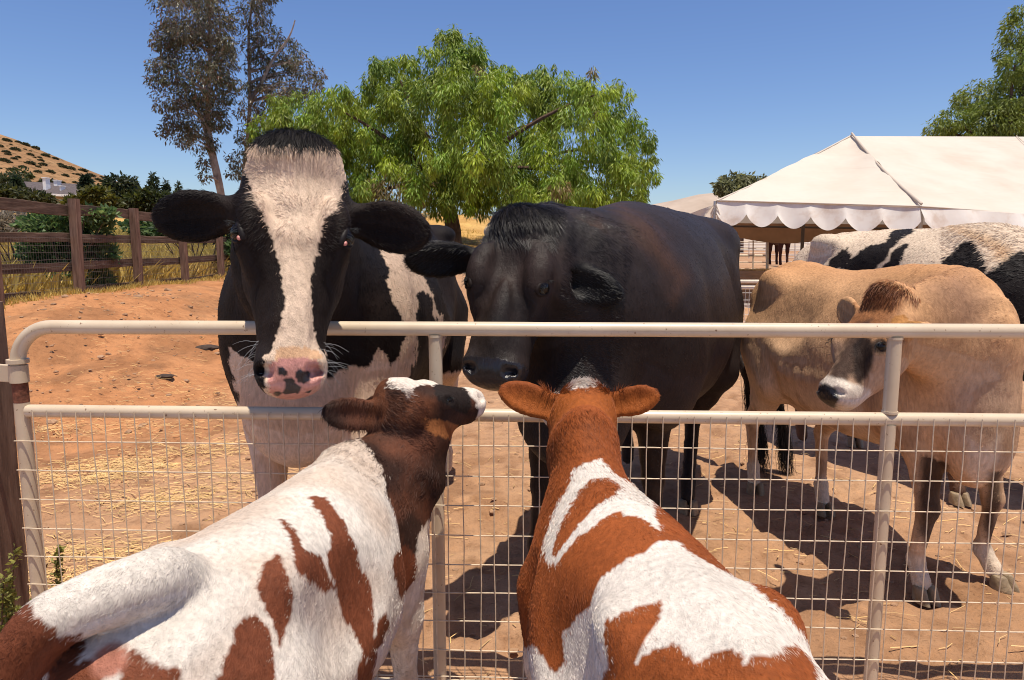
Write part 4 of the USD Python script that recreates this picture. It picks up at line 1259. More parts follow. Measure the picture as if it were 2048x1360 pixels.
# ------------------------------------------------------------------ hills
hill_mat = mat('dry_hillside', {
    'g': ('geometry', {}), 'n1': ('noise_texture', {'scale': .06, 'detail': 6.0, 'roughness': .65}), 'n2': ('noise_texture', {'scale': .7, 'detail': 5.0, 'roughness': .7}),
    'r1': ('rgb_ramp', {'ramp': [(.3, (.20, .108, .055)), (.55, (.275, .16, .082)), (.75, (.32, .20, .11))]}),
    'r2': ('rgb_ramp', {'ramp': [(.36, (.35, .36, .28)), (.48, (.9, .9, .85)), (.7, (1.2, 1.12, 1.05))]}), 'm': ('mix', {'mix_type': 'multiply', 'fac': .9}),
    'p': ('principled_bsdf', {'roughness': .95, 'specular_ior_level': .1})},
    [('g.position', 'n1.vector'), ('g.position', 'n2.vector'), ('n1.fac', 'r1.fac'), ('n2.fac', 'r2.fac'), ('r1.color', 'm.color1'), ('r2.color', 'm.color2'), ('m.color', 'p.base_color')])
far_hill_mat = simple('far_hill_rock', (.30, .225, .17), .95, color2=(.42, .33, .26), scale=.05, detail=8.0)

HILL_Y0, HILL_Y1 = 95.0, 190.0
_rp = np.array([(-500, 140), (-250, 190), (0, 268), (60, 288), (100, 305), (160, 330), (200, 346), (240, 362), (290, 385), (340, 402), (420, 425), (520, 450)], float)
RID_X = (_rp[:, 0]-1024)/FPX*HILL_Y1; RID_Z = CAM[2]+(505-_rp[:, 1])/FPX*HILL_Y1


def hill_z(x, y):
    r = np.interp(x*HILL_Y1/np.maximum(y, HILL_Y0)*1.0, RID_X, RID_Z)
    t = (y-HILL_Y0)/(HILL_Y1-HILL_Y0)
    prof = np.where(t < 1, sstep(t*.5)*2*.55+.45*np.clip(t, 0, 1), 1-.25*np.clip(t-1, 0, 2)**1.5)
    z = 4.0+(r-4.0)*np.clip(prof, 0, 1.0)
    P = np.stack([x*.03, y*.03, 0*x], -1)
    return z + (meshkit.fbm(P, 4, 71)-.5)*2.5*np.clip(t*3, 0, 1)*np.clip(1.0-np.abs(t-.5), .3, 1)


def grid_mesh(xs, ys, zf):
    X, Y = np.meshgrid(xs, ys); Z = zf(X, Y); k = X.shape
    idx = np.arange(X.size).reshape(k)
    f = np.stack([idx[:-1, :-1], idx[:-1, 1:], idx[1:, 1:], idx[1:, :-1]], -1).reshape(-1, 4)
    return np.stack([X, Y, Z], -1).reshape(-1, 3), np.vstack([f[:, [0, 1, 2]], f[:, [0, 2, 3]]])


solo('hill', grid_mesh(np.linspace(-230, -60, 150), np.linspace(HILL_Y0, 260, 130), hill_z), hill_mat, kind='structure', smooth=True)


def far_z(x, y):
    px = 1024+x/y*FPX
    ry = np.interp(px, [1000, 1180, 1290, 1340, 1390, 1440, 1560, 1800, 2100], [470, 445, 414, 405, 393, 388, 392, 410, 430])
    t = (y-330)/110
    P = np.stack([x*.02, y*.02, 0*x], -1)
    return 1.5+((505-ry)/FPX*440)*np.where(t < 1, sstep(t), 1-.2*(t-1))+(meshkit.fbm(P, 4, 72)-.5)*3*np.clip(t*3, 0, 1)*np.clip(np.abs(1-t)*4, .2, 1)


solo('far_hill', grid_mesh(np.linspace(0, 330, 120), np.linspace(330, 520, 60), far_z), far_hill_mat, kind='structure', smooth=True)

# ------------------------------------------------------------------ foliage
def leaf_mat(name, rough=.5, trans=.35):
    return mat(name, {'a': ('attribute', {'attribute': 'col'}), 'p': ('principled_bsdf', {'roughness': rough, 'specular_ior_level': .35}), 't': ('translucent_bsdf', {}),
                      'h': ('hsv', {'value': 1.5, 'saturation': 1.1}), 'm': ('mix_closure', {'fac': trans})},
               [('a.color', 'p.base_color'), ('a.color', 'h.color'), ('h.color', 't.color'), ('p.BSDF', 'm.closure1'), ('t.BSDF', 'm.closure2')], surface='m.closure')


green_leaf = leaf_mat('green_leaf'); pepper_leaf = leaf_mat('pepper_leaf', .5, .22); grey_leaf = leaf_mat('grey_green_leaf', .38, .2); needle = leaf_mat('dark_needle', .6, .15); grass_blade = leaf_mat('dry_grass_blade', .7, .3)
bark_dark = simple('dark_bark', (.09, .050, .032), .9, noise=.45, scale=6, bump=.8, bscale=14, bdist=.03)
bark_pale = simple('pale_peeling_bark', (.20, .13, .10), .8, color2=(.42, .33, .27), scale=3.5, bump=.5, bscale=12, bdist=.02)


def leaves(P, D, length, width, cols, rng, wobble=.5):
    """One rhombic leaf per point P along direction D."""
    n = len(P)
    D = D+rng.normal(0, wobble*.4, D.shape); D /= np.linalg.norm(D, axis=1, keepdims=True)
    R = rng.normal(0, 1, (n, 3)); S = np.cross(D, R); S /= np.linalg.norm(S, axis=1, keepdims=True)
    Nn = np.cross(D, S)
    l = length*rng.uniform(.6, 1.3, (n, 1)); w = width*rng.uniform(.7, 1.3, (n, 1))
    v = np.stack([P, P+D*l*.45+S*w*.5+Nn*w*.15, P+D*l, P+D*l*.45-S*w*.5+Nn*w*.15], 1).reshape(-1, 3)
    b = np.arange(n)[:, None]*4
    f = np.vstack([b+[0, 1, 2], b+[0, 2, 3]])
    return (v, f), np.repeat(cols, 4, 0)


def blob_points(blobs, per, rng, shell=.55):
    """Points inside ellipsoids (centre, radii), denser towards the outside; returns points, blob number, outward direction."""
    out, bi, od = [], [], []
    w = np.array([np.prod(r)**(2/3) for c, r in blobs]); w = w/w.sum()
    for i, (c, r) in enumerate(blobs):
        k = int(per*w[i])
        d = rng.normal(0, 1, (k, 3)); d /= np.linalg.norm(d, axis=1, keepdims=True)
        rad = (shell+(1-shell)*rng.random((k, 1))**.7)*(.72+.55*meshkit.fbm(d*2.1+i*3.7, 2, i % 17)[:, None])
        out.append(np.asarray(c)+d*rad*np.asarray(r)); bi.append(np.full(k, i)); od.append(d)
    return np.vstack(out), np.concatenate(bi), np.vstack(od)


def px_blob(px, py, Y, rx, ry, dy=0.0, rd=None):
    """Ellipsoid at pixel (px, py) with pixel radii rx, ry at distance Y + dy."""
    c = at(px, py, Y+dy); s = (Y+dy)/FPX
    return c, np.array([rx*s, (rd if rd else rx)*s, ry*s])


def branches(base, targets, r0, rng, tr=.25):
    ms = []
    for tgt, start in targets:
        a, b = np.asarray(start, float), np.asarray(tgt, float)
        m = (a+b)/2+V3(0, 0, .12)*np.linalg.norm(b-a)+rng.normal(0, .03, 3)*np.linalg.norm(b-a)
        t = np.linspace(0, 1, 7)[:, None]
        pts = (1-t)**2*a+2*t*(1-t)*m+t*t*b
        ms.append(tube(pts, np.linspace(r0*.5, r0*tr*.4, 7), 6))
    return ms


def make_pepper():
    rng = np.random.default_rng(21); Y = 27.0
    q = at(905, 478, Y); base = V3(q[0], Y, gz(q[0], Y))
    t = thing('pepper_tree', 'large bright green drooping pepper tree behind the black and white cow', 'tree', base)
    B = []
    spec = [(915, 110, 55, 50), (885, 135, 60, 55), (950, 150, 60, 55), (900, 200, 90, 70), (800, 160, 70, 45), (770, 175, 55, 50), (840, 230, 90, 70), (990, 220, 80, 75), (1080, 170, 45, 45), (1110, 200, 70, 65), (1190, 190, 45, 45),
            (1215, 225, 60, 60), (1050, 250, 90, 80), (1160, 270, 90, 80), (1240, 290, 60, 80), (600, 235, 70, 45), (680, 220, 60, 40), (560, 245, 40, 40), (690, 260, 90, 55), (620, 280, 90, 45), (760, 270, 90, 70), (730, 340, 80, 60),
            (850, 320, 100, 70), (950, 310, 100, 80), (800, 380, 90, 55), (900, 395, 110, 40), (1000, 380, 110, 55), (1080, 350, 110, 90), (1180, 360, 100, 80), (1250, 370, 60, 60), (1290, 340, 35, 60), (1120, 400, 120, 40), (1230, 410, 60, 35),
            (660, 320, 60, 60), (710, 395, 60, 35), (520, 260, 26, 36), (1010, 160, 30, 40)]
    for i, (x, y, a, b) in enumerate(spec):
        B.append(px_blob(x, y, Y, a*.84, b*.80, rng.uniform(-3.2, 3.2) if 190 < y else rng.uniform(-2, 2), rd=a*.95))
    extra = []
    for c, r in list(B):
        for k in range(20):
            d = nrm(rng.normal(0, 1, 3)+V3(0, -.35, .15)); q = r.mean()*rng.uniform(.14, .32)
            extra.append((c+d*r*rng.uniform(.75, 1.16), np.array([q*.9, q*.9, q*rng.uniform(.9, 1.6)])))
    P1, b1, o1 = blob_points(B, 32000, rng, shell=.35); P2, b2, o2 = blob_points(extra, 118000, rng, shell=.25)
    P, bi, od = np.vstack([P1, P2]), np.concatenate([b1, b2+len(B)]), np.vstack([o1, o2])
    hue = rng.uniform(0, 1, len(B+extra))[bi]
    tone = (.70+.6*rng.random(len(P)))[:, None]*rng.uniform(.55, 1.25, len(B+extra))[bi][:, None]
    col = (np.array([.155, .245, .026])*(1-hue[:, None])+np.array([.27, .33, .030])*hue[:, None])*tone
    dead = (rng.random(len(B+extra)) < .05)[bi]; col[dead] = np.array([.20, .15, .06])*tone[dead]
    young = rng.random(len(P)) < .10; col[young] = np.array([.27, .30, .05])
    D = od*.5+V3(0, 0, -.9)
    L, C = leaves(P, D, .215, .044, col, rng, .6)
    # hanging sprays below the clumps
    cr = part(t, 'crown', L, pepper_leaf, col=C, kind='stuff')
    top = base+V3(-.1, 0, 2.2)
    trunk = tube(np.array([base+V3(0, 0, -.3), base+V3(.03, 0, .5), base+V3(-.08, 0, 1.2), base+V3(-.25, 0, 1.9), base+V3(-.3, .1, 3.2), base+V3(-.1, .1, 5.0)]), [.38, .30, .27, .25, .2, .1], 12)
    ms = [trunk]+branches(base, [(c, base+V3(-.25, 0, 1.7+.02*i)) for i, (c, r) in enumerate(B) if i % 2 == 0], .3, rng)
    part(t, 'trunk', join(ms), bark_dark, smooth=50)


def make_gum(blobs, trunk_px, Y, label, seed, n, r0, name='gum_tree', forks=()):
    rng = np.random.default_rng(seed)
    b0 = at(*trunk_px[0], Y); base = V3(b0[0], Y, gz(b0[0], Y))
    t = thing(name, label, 'tree', base)
    B = [px_blob(x, y, Y, a, b, rng.uniform(-.9, .9)) for x, y, a, b in blobs]
    ex = []
    for c, r in list(B):
        for k in range(9):
            d = nrm(rng.normal(0, 1, 3)); ex.append((c+d*r*.9, r*rng.uniform(.18, .4)))
    P, bi, od = blob_points(B+ex, n, rng, shell=.35)
    hue = rng.random(len(B+ex))[bi][:, None]
    col = (np.array([.080, .090, .046])*(1-hue)+np.array([.150, .122, .080])*hue)*rng.uniform(.55, 1.35, (len(P), 1))
    red = rng.random(len(P)) < .12; col[red] = np.array([.16, .085, .06])
    L, C = leaves(P, od*.5+V3(0, 0, -.7), .19, .062, col, rng, 1.0)
    part(t, 'crown', L, grey_leaf, col=C, kind='stuff')
    pts = np.array([base+V3(0, 0, -.4)]+[at(x, y, Y) for x, y in trunk_px])
    ms = [tube(smooth_path(pts), np.linspace(r0, r0*.25, 25), 9)]
    for fk in forks:
        ms.append(tube(smooth_path(np.array([at(x, y, Y) for x, y in fk])), np.linspace(r0*.75, r0*.2, 25), 8))
    for c, r in B:
        tp = at(*trunk_px[-1], Y); z = c[2]-abs(r[2])*.9
        cand = np.array([at(x, y, Y) for x, y in trunk_px]); cand = smooth_path(cand)
        s = cand[np.argmin(np.abs(cand[:, 2]-z))]
        ms += branches(base, [(c+rng.normal(0, .3, 3)*r, s) for _ in range(3)], r0*.55, rng)
    part(t, 'trunk', join(ms), bark_pale, smooth=50)


make_pepper()
make_gum([(400, -40, 60, 60), (385, 30, 70, 55), (430, 60, 45, 50), (350, 75, 45, 35), (400, 110, 70, 45), (450, 110, 25, 40), (330, 140, 35, 30), (400, 165, 75, 40), (440, 180, 35, 35), (350, 200, 45, 35), (390, 235, 55, 35), (430, 235, 30, 25),
          (355, 265, 35, 22), (395, 285, 35, 22), (405, 325, 14, 16), (410, 355, 12, 12), (310, 165, 18, 14)],
         [(447, 420), (440, 370), (425, 300), (415, 240), (418, 160), (420, 60), (418, -60)], 34.0, 'tall grey green gum tree with dense dark crown, left of the pair', 31, 22000, .17, forks=[[(447, 420), (428, 340), (412, 270), (395, 210), (380, 120)]])
make_gum([(515, -20, 35, 35), (510, 30, 35, 30), (535, 70, 28, 22), (500, 90, 22, 25), (520, 130, 30, 25), (575, 105, 30, 28), (560, 140, 35, 28), (600, 130, 28, 26), (520, 185, 35, 30), (560, 185, 40, 28), (500, 225, 25, 30), (620, 170, 26, 20),
          (590, 190, 30, 22), (640, 150, 14, 14), (495, 270, 24, 30), (520, 250, 25, 30), (480, 320, 24, 22), (470, 345, 18, 14)],
         [(480, 420), (488, 350), (496, 270), (500, 180), (497, 90), (505, 0), (515, -60)], 36.0, 'thinner gum tree with open reddish crown, right of the pair', 32, 11000, .15,
         forks=[[(500, 200), (520, 170), (545, 120), (580, 70), (590, 40)]])

# right hand trees
def leafy_tree(name, label, blobs, Y, n, seed, colr, leaf=(.42, .11), trunk_px=None, group=None, ground_px=None, shell=.5, m=None, depth=1.2, droop=.7):
    rng = np.random.default_rng(seed)
    bx = np.mean([b[0] for b in blobs]) if trunk_px is None else trunk_px
    q = at(bx, 480, Y); base = V3(q[0], Y, gz(q[0], Y))
    t = thing(name, label, 'tree', base, group=group)
    B = [px_blob(x, y, Y, a, b, rng.uniform(-depth, depth)) for x, y, a, b in blobs]
    ex = []
    for c, r in list(B):
        for k in range(7):
            d = nrm(rng.normal(0, 1, 3)); ex.append((c+d*r*.85, r*rng.uniform(.2, .42)))
    P, bi, od = blob_points(B+ex, n, rng, shell=shell)
    keep = P[:, 2] > terrain(P[:, 0], P[:, 1])
    P, bi, od = P[keep], bi[keep], od[keep]
    hue = rng.random(len(B+ex))[bi][:, None]
    col = (np.array(colr[0])*(1-hue)+np.array(colr[1])*hue)*rng.uniform(.6, 1.4, (len(P), 1))
    L, C = leaves(P, od*.5+V3(0, 0, -droop), *leaf, col, rng, .8)
    part(t, 'crown', L, m or green_leaf, col=C, kind='stuff')
    zt = max(c[2] for c, r in B)
    h = max(zt-base[2], .5)
    ms = [tube(np.array([base+V3(0, 0, -.3), base+V3(0, 0, h*.3), base+V3(.03*h, 0, h*.6), base+V3(.02*h, 0, h*.9)]), [.045*h, .035*h, .025*h, .012*h], 8)]
    ms += branches(base, [(c, base+V3(0, 0, h*.35)) for c, r in B], .03*h, rng)
    part(t, 'trunk', join(ms), bark_dark, smooth=50)


leafy_tree('broadleaf_tree', 'tall leafy tree rising behind the tent at the right edge', [(2040, 60, 35, 40), (2060, 100, 60, 60), (2030, 130, 30, 30), (2010, 190, 50, 45), (1960, 200, 40, 40), (2070, 190, 60, 70), (1910, 240, 35, 25), (1880, 255, 30, 20), (1985, 245, 60, 45), (2060, 270, 70, 60), (1940, 280, 60, 40), (2120, 100, 70, 90), (2140, 220, 80, 90)],
           30.0, 38000, 41, ((.12, .165, .028), (.21, .235, .045)), leaf=(.20, .055))
leafy_tree('small_tree', 'small dusty tree standing behind the left end of the tent', [(1470, 370, 32, 22), (1450, 375, 20, 16), (1490, 362, 20, 14), (1525, 358, 10, 8), (1475, 395, 30, 18)], 60.0, 3500, 42, ((.11, .12, .05), (.17, .165, .075)), leaf=(.5, .2))
rng_ = np.random.default_rng(3)
for i, (x, y, w, lab) in enumerate([(268, 352, 12, 'small dark conifer, leftmost of the row at the foot of the hill'), (306, 346, 18, 'tallest pointed conifer of the row at the foot of the hill'), (332, 360, 12, 'narrow conifer second from the right of the conifer row'), (357, 363, 10, 'small conifer at the right end of the conifer row')]):
    bl = [(x, y+8+k*10, w*(.25+.16*k), 9) for k in range(7)]
    leafy_tree('conifer_tree', lab, bl, 62.0, 2200, 50+i, ((.020, .034, .016), (.040, .055, .020)), leaf=(.35, .12), m=needle, shell=.3, depth=.2, droop=.1)
for i, (bl, Y, lab, c) in enumerate([
        ([(240, 372, 28, 20), (220, 385, 22, 16), (255, 395, 26, 18), (235, 405, 40, 18)], 55.0, 'dark round oak right of the grey roofed house', ((.022, .032, .014), (.045, .052, .018))),
        ([(195, 395, 30, 18), (160, 408, 30, 12), (215, 410, 26, 14)], 48.0, 'yellow green bushy tree in front of the right end of the house', ((.05, .06, .015), (.10, .095, .02))),
        ([(40, 352, 18, 14), (22, 360, 26, 14), (5, 362, 16, 12), (-20, 365, 30, 16)], 84.0, 'rounded oak behind the left end of the house roof', ((.030, .042, .016), (.05, .06, .02))),
        ([(20, 388, 34, 14), (55, 394, 26, 12), (-20, 386, 40, 18), (80, 398, 22, 10)], 52.0, 'dark green bushy tree in front of the left end of the house', ((.028, .036, .012), (.06, .06, .018))),
        ([(35, 378, 7, 14), (33, 368, 4, 10)], 60.0, 'small dark pointed cypress in front of the house roof', ((.018, .034, .018), (.03, .045, .02))),
        ([(172, 378, 6, 16), (173, 366, 4, 12)], 56.0, 'narrow dark cypress at the right end of the house', ((.018, .030, .018), (.03, .04, .02))),
        ([(300, 400, 22, 18), (330, 402, 24, 16), (275, 405, 22, 16), (358, 404, 20, 14), (380, 408, 20, 12)], 50.0, 'low dark green thicket below the conifer row', ((.025, .034, .012), (.06, .068, .018))),
        ([(690, 450, 60, 20), (760, 455, 60, 20), (860, 452, 40, 22), (960, 455, 50, 22), (1040, 455, 60, 20)], 45.0, 'pale scrubby thicket behind the pepper tree trunk', ((.17, .17, .09), (.27, .25, .17)))]):
    leafy_tree('bushy_tree', lab, bl, Y, 2600, 70+i, c, leaf=(.42, .2), droop=.2)

# leafy shrub growing through the plank fence, and others along it
def shrub(label, blobs, Y, n, seed, colr, leaf, name='shrub'):
    rng = np.random.default_rng(seed)
    B = [px_blob(x, y, Y, a, b, rng.uniform(-.35, .35)) for x, y, a, b in blobs]
    c0 = np.mean([c for c, r in B], 0); base = V3(c0[0], c0[1], gz(c0[0], c0[1]))
    t = thing(name, label, 'shrub', base)
    P, bi, od = blob_points(B, n, rng, shell=.3)
    k = P[:, 2] > terrain(P[:, 0], P[:, 1])+.01; P, bi, od = P[k], bi[k], od[k]
    hue = rng.random(len(P))[:, None]
    col = (np.array(colr[0])*(1-hue)+np.array(colr[1])*hue)*rng.uniform(.6, 1.4, (len(P), 1))
    L, C = leaves(P, od+V3(0, -.4, .25), *leaf, col, rng, 1.2)
    part(t, 'foliage', L, green_leaf, col=C, kind='stuff')
    ms = []
    for c, r in B:
        for q in range(3):
            e = c+rng.normal(0, .45, 3)*r; s = base+V3(rng.normal(0, .15), rng.normal(0, .1), -.05)
            ms.append(tube(np.array([s, (s+e)/2+rng.normal(0, .06, 3), e]), [.018, .013, .006], 5))
    part(t, 'stem', join(ms), bark_dark)


shrub('dense green leafy shrub growing behind the first fence post', [(100, 450, 55, 26), (140, 450, 50, 34), (190, 455, 34, 26), (80, 500, 40, 28), (140, 510, 60, 36), (200, 508, 34, 28), (120, 555, 60, 26), (190, 560, 34, 22), (60, 548, 26, 18), (205, 430, 26, 14), (160, 428, 40, 12)],
      11.9, 6500, 91, ((.055, .105, .040), (.14, .19, .070)), (.10, .07))
shrub('low spreading green shrub behind the second and third fence posts', [(290, 452, 40, 18), (340, 456, 50, 20), (400, 460, 40, 20), (450, 462, 40, 24), (480, 500, 30, 22)], 17.5, 2600, 92, ((.045, .085, .030), (.10, .145, .05)), (.16, .10))
shrub('pale grey brushy shrub at the left edge behind the top fence rail', [(20, 445, 40, 22), (50, 455, 24, 16), (-10, 450, 30, 22)], 14.5, 1800, 93, ((.17, .14, .10), (.28, .23, .17)), (.16, .03))
# ------------------------------------------------------------------ house and hillside shrubs
roof_mat = simple('grey_roof_tiles', (.085, .066, .064), .9, noise=.35, scale=5)
white_wall = simple('white_plaster', (.82, .80, .77), .8, noise=.08, scale=4)
tan_wall = simple('tan_plaster', (.36, .27, .21), .9, noise=.15, scale=2)
glass_dark = simple('dark_window_glass', (.03, .035, .04), .1, .6)


def make_house():
    Y = 72.0; t = thing('house', 'low house with long grey roof and white chimneys on the hillside', 'house', at(100, 400, Y))
    def W(px, py, dy=0):
        return at(px, py, Y+dy)
    rl, rr = W(48, 363, 3), W(184, 369, 3); el, er = W(60, 386, -1), W(182, 391, -1)
    bl, br = W(48, 386, 7), W(184, 391, 7); lo = W(14, 363, 3.2)
    T = V3(0, 0, .22)
    v = np.array([rl, rr, el, er, bl, br]); v = np.vstack([v, v-T])
    f = [(0, 2, 3), (0, 3, 1), (0, 1, 5), (0, 5, 4), (6, 9, 8), (6, 7, 9), (6, 11, 7), (6, 10, 11), (2, 8, 9), (2, 9, 3), (3, 9, 11), (3, 11, 5), (0, 4, 10), (0, 10, 2), (10, 8, 2), (4, 5, 11), (4, 11, 10)]
    roof = part(t, 'roof', (v, np.array(f)), roof_mat)
    # lower wing to the left
    a, b, c, d = W(12, 364, 3.5), W(46, 363, 3.2), W(14, 378, 0), W(50, 379, 0)
    v = np.array([a, b, c, d, a+V3(0, 4, -1.2), b+V3(0, 4, -1.2)]); v = np.vstack([v, v-T])
    f = [(0, 2, 3), (0, 3, 1), (0, 1, 5), (0, 5, 4), (2, 8, 9), (2, 9, 3), (0, 4, 10), (0, 10, 2), (10, 8, 2), (6, 9, 8), (6, 7, 9)]
    part(t, 'roof', (v, np.array(f)), roof_mat)
    zg = el[2]-2.6
    m = box(((el[0]+er[0])/2, Y+3.2, zg+1.3), (er[0]-el[0]-.6, 7.0, 2.6)); part(t, 'wall', m, tan_wall)
    m = box(((lo[0]+el[0])/2, Y+3.4, zg+1.2), (2.2, 4.5, 2.8)); part(t, 'wall', m, tan_wall)
    fas = bevel_box(el+V3(0, -.06, -.1), er+V3(0, -.06, -.1), .06, .22); part(t, 'fascia', fas, white_wall)
    for i, (px, py, w, h) in enumerate([(90, 357, 6, 22), (112, 362, 7, 9), (122, 373, 3, 8)]):
        s = Y/FPX; c = W(px+3, py+h/2, 0.6 if i != 1 else 2.2)
        ch = part(t, 'chimney', box(c+V3(0, 0, -.3), (w*s, .7, h*s+.6)), white_wall)
        part(t, 'chimney_cap', box(c+V3(0, 0, h*s/2+.04), (w*s+.12, .82, .08)), white_wall)
    for px in (78, 100, 140, 165):
        c = W(px, 397, .0); w_ = part(t, 'window', box(V3(c[0], Y-.33, zg+1.35), (1.1, .06, 1.0)), white_wall)
        part(w_, 'pane', box(V3(c[0], Y-.37, zg+1.35), (.92, .04, .82)), glass_dark)


make_house()


def make_hill_shrubs():
    rng = np.random.default_rng(77)
    cls = stage.CreateClassPrim('/World/_hill_shrub_shape')
    P = rng.normal(0, 1, (420, 3)); P /= np.linalg.norm(P, axis=1, keepdims=True)
    P = P*(.75+.5*meshkit.fbm(P*2, 2, 5)[:, None])*np.array([1.0, 1.0, .62])*rng.uniform(.75, 1, (420, 1)); P[:, 2] = np.abs(P[:, 2])-.1
    col = np.array([.075, .075, .035])*rng.uniform(.6, 1.5, (420, 1))
    L, C = leaves(P, P+V3(0, 0, .3), .42, .30, col, rng, 1.0)
    fol = usdkit.mesh(stage, '/World/_hill_shrub_shape/foliage', L, needle)
    UsdGeom.PrimvarsAPI(fol).CreatePrimvar('col', Sdf.ValueTypeNames.Color3fArray, 'vertex').Set(Vt.Vec3fArray.FromNumpy(C.astype(np.float32)))
    st = usdkit.mesh(stage, '/World/_hill_shrub_shape/stem', tube(np.array([[0, 0, -.4], [.02, 0, .2], [0, 0, .45]]), [.1, .07, .03], 6), bark_dark)
    n = 0
    spots = [(14, 282), (30, 300), (50, 290), (70, 297), (28, 318), (90, 312), (60, 310), (110, 318), (45, 335), (85, 330), (75, 345), (120, 330), (140, 338), (100, 345), (155, 350), (130, 352), (165, 342), (180, 352), (150, 366), (195, 360), (210, 366), (185, 372), (225, 368), (12, 305), (8, 322), (22, 340), (60, 328), (36, 285)]
    while n < 110:
        px, py = spots[n] if n < len(spots) else (rng.uniform(-90, 330), rng.uniform(255, 400))
        # where the ray meets the hill
        d = FWD + np.array([1, 0, 0]) * (px - 1024) / FPX + UPV * (680 - py) / FPX
        tt = np.linspace(90, 240, 600); Q = CAM+d*tt[:, None]
        h = np.nonzero((Q[:, 2] < hill_z(Q[:, 0], Q[:, 1])) & (Q[:, 1] > HILL_Y0+6))[0]
        if not len(h):
            if n < len(spots):
                spots[n] = (px+4, py+8)
            continue
        q = Q[h[0]]
        p = path_for('hill_shrub'); x = UsdGeom.Xform.Define(stage, p)
        x.AddTranslateOp().Set(Gf.Vec3d(*map(float, q))); x.AddRotateZOp().Set(float(rng.uniform(0, 360)))
        s = .2+rng.gamma(1.4, .22) if n >= len(spots) else rng.uniform(.55, .9)
        x.AddScaleOp().Set(Gf.Vec3f(s*1.15, s*1.15, s))
        x.GetPrim().GetReferences().AddInternalReference(cls.GetPath()); x.GetPrim().SetInstanceable(True)
        tag(x, 'dark round shrub dotting the dry hillside above the house', 'shrub', 'shrubs on the dry hillside')
        n += 1


make_hill_shrubs()

# ------------------------------------------------------------------ plank fence on the left bank
old_wood = mat('weathered_brown_wood', {
    'g': ('geometry', {}), 'm': ('mapping', {'scale': (22., 3., 26.)}), 'n': ('noise_texture', {'scale': 1.0, 'detail': 6.0, 'roughness': .65}), 'n2': ('noise_texture', {'scale': 2.0, 'detail': 3.0}),
    'r': ('rgb_ramp', {'ramp': [(.28, (.050, .032, .023)), (.5, (.115, .075, .054)), (.72, (.20, .138, .103))]}), 'mm': ('mix', {'mix_type': 'multiply', 'fac': .5}),
    'r2': ('rgb_ramp', {'ramp': [(.3, (.6, .55, .5)), (.7, (1.3, 1.2, 1.1))]}), 'b': ('bump', {'strength': .6, 'distance': .012}),
    'p': ('principled_bsdf', {'roughness': .85, 'specular_ior_level': .2})},
    [('g.position', 'm.vector'), ('m.vector', 'n.vector'), ('g.position', 'n2.vector'), ('n.fac', 'r.fac'), ('n2.fac', 'r2.fac'), ('r.color', 'mm.color1'), ('r2.color', 'mm.color2'), ('mm.color', 'p.base_color'), ('n.fac', 'b.height'), ('b.normal', 'p.normal')])
post_wood = mat('weathered_post_wood', {
    'g': ('geometry', {}), 'm': ('mapping', {'scale': (26., 26., 3.)}), 'n': ('noise_texture', {'scale': 1.0, 'detail': 6.0, 'roughness': .65}),
    'r': ('rgb_ramp', {'ramp': [(.28, (.075, .041, .029)), (.5, (.17, .10, .07)), (.72, (.27, .17, .12))]}), 'b': ('bump', {'strength': .6, 'distance': .012}),
    'p': ('principled_bsdf', {'roughness': .85, 'specular_ior_level': .2})},
    [('g.position', 'm.vector'), ('m.vector', 'n.vector'), ('n.fac', 'r.fac'), ('r.color', 'p.base_color'), ('n.fac', 'b.height'), ('b.normal', 'p.normal')])
thin_wire = simple('galvanised_wire', (.20, .16, .14), .5, .5, metallic=.5)


def make_left_fence():
    rng = np.random.default_rng(8); X = -6.92
    t = thing('plank_fence', 'dark brown wooden plank fence with wire running back along the left bank', 'fence', (X, 10.8, gz(X, 10.8)))
    ys = [7.44+1.79*i for i in range(0, 14)]
    zr = lambda y: np.interp(y, [5, 9.1, 10.8, 12.7, 14.4, 16.2, 20, 34], [.80, .82, .84, .85, .87, .90, 1.0, 1.6])
    for y in ys:
        z = zr(y)
        a = V3(X-.03+rng.normal(0, .01), y, z-.35); b = V3(X-.03+rng.normal(0, .02), y+rng.normal(0, .02), z+1.50+rng.normal(0, .03))
        part(t, 'post', bevel_box(a, b, .13, .13, .012, up=(0, 1, 0), rng=rng, wob=.003), post_wood, smooth=30)
    for i in range(len(ys)-1):
        y0, y1 = ys[i], ys[i+1]
        for h, w in ((1.38, .17), (.93, .14), (.50, .14), (.05, .15)):
            a = V3(X-.13, y0-.0, zr(y0)+h+rng.normal(0, .012)); b = V3(X-.13, y1-.006, zr(y1)+h+rng.normal(0, .012))
            part(t, 'rail', bevel_box(a, b, .045, w, .006, rng=rng, wob=.003), old_wood, smooth=30)
    ms = []
    for k in range(9):
        y = np.linspace(7.2, 26, 40); z = np.array([zr(q) for q in y])+.05+k*.11
        ms.append(tube(np.stack([np.full(40, X-.095), y, z], 1), .0022, 4))
    for y in np.arange(7.2, 22, .055):
        z = zr(y); ms.append(tube(np.array([[X-.092, y, z+.02], [X-.092, y, z+.95]]), .0016, 3))
    part(t, 'wire_mesh', join(ms), thin_wire, kind='stuff')


make_left_fence()

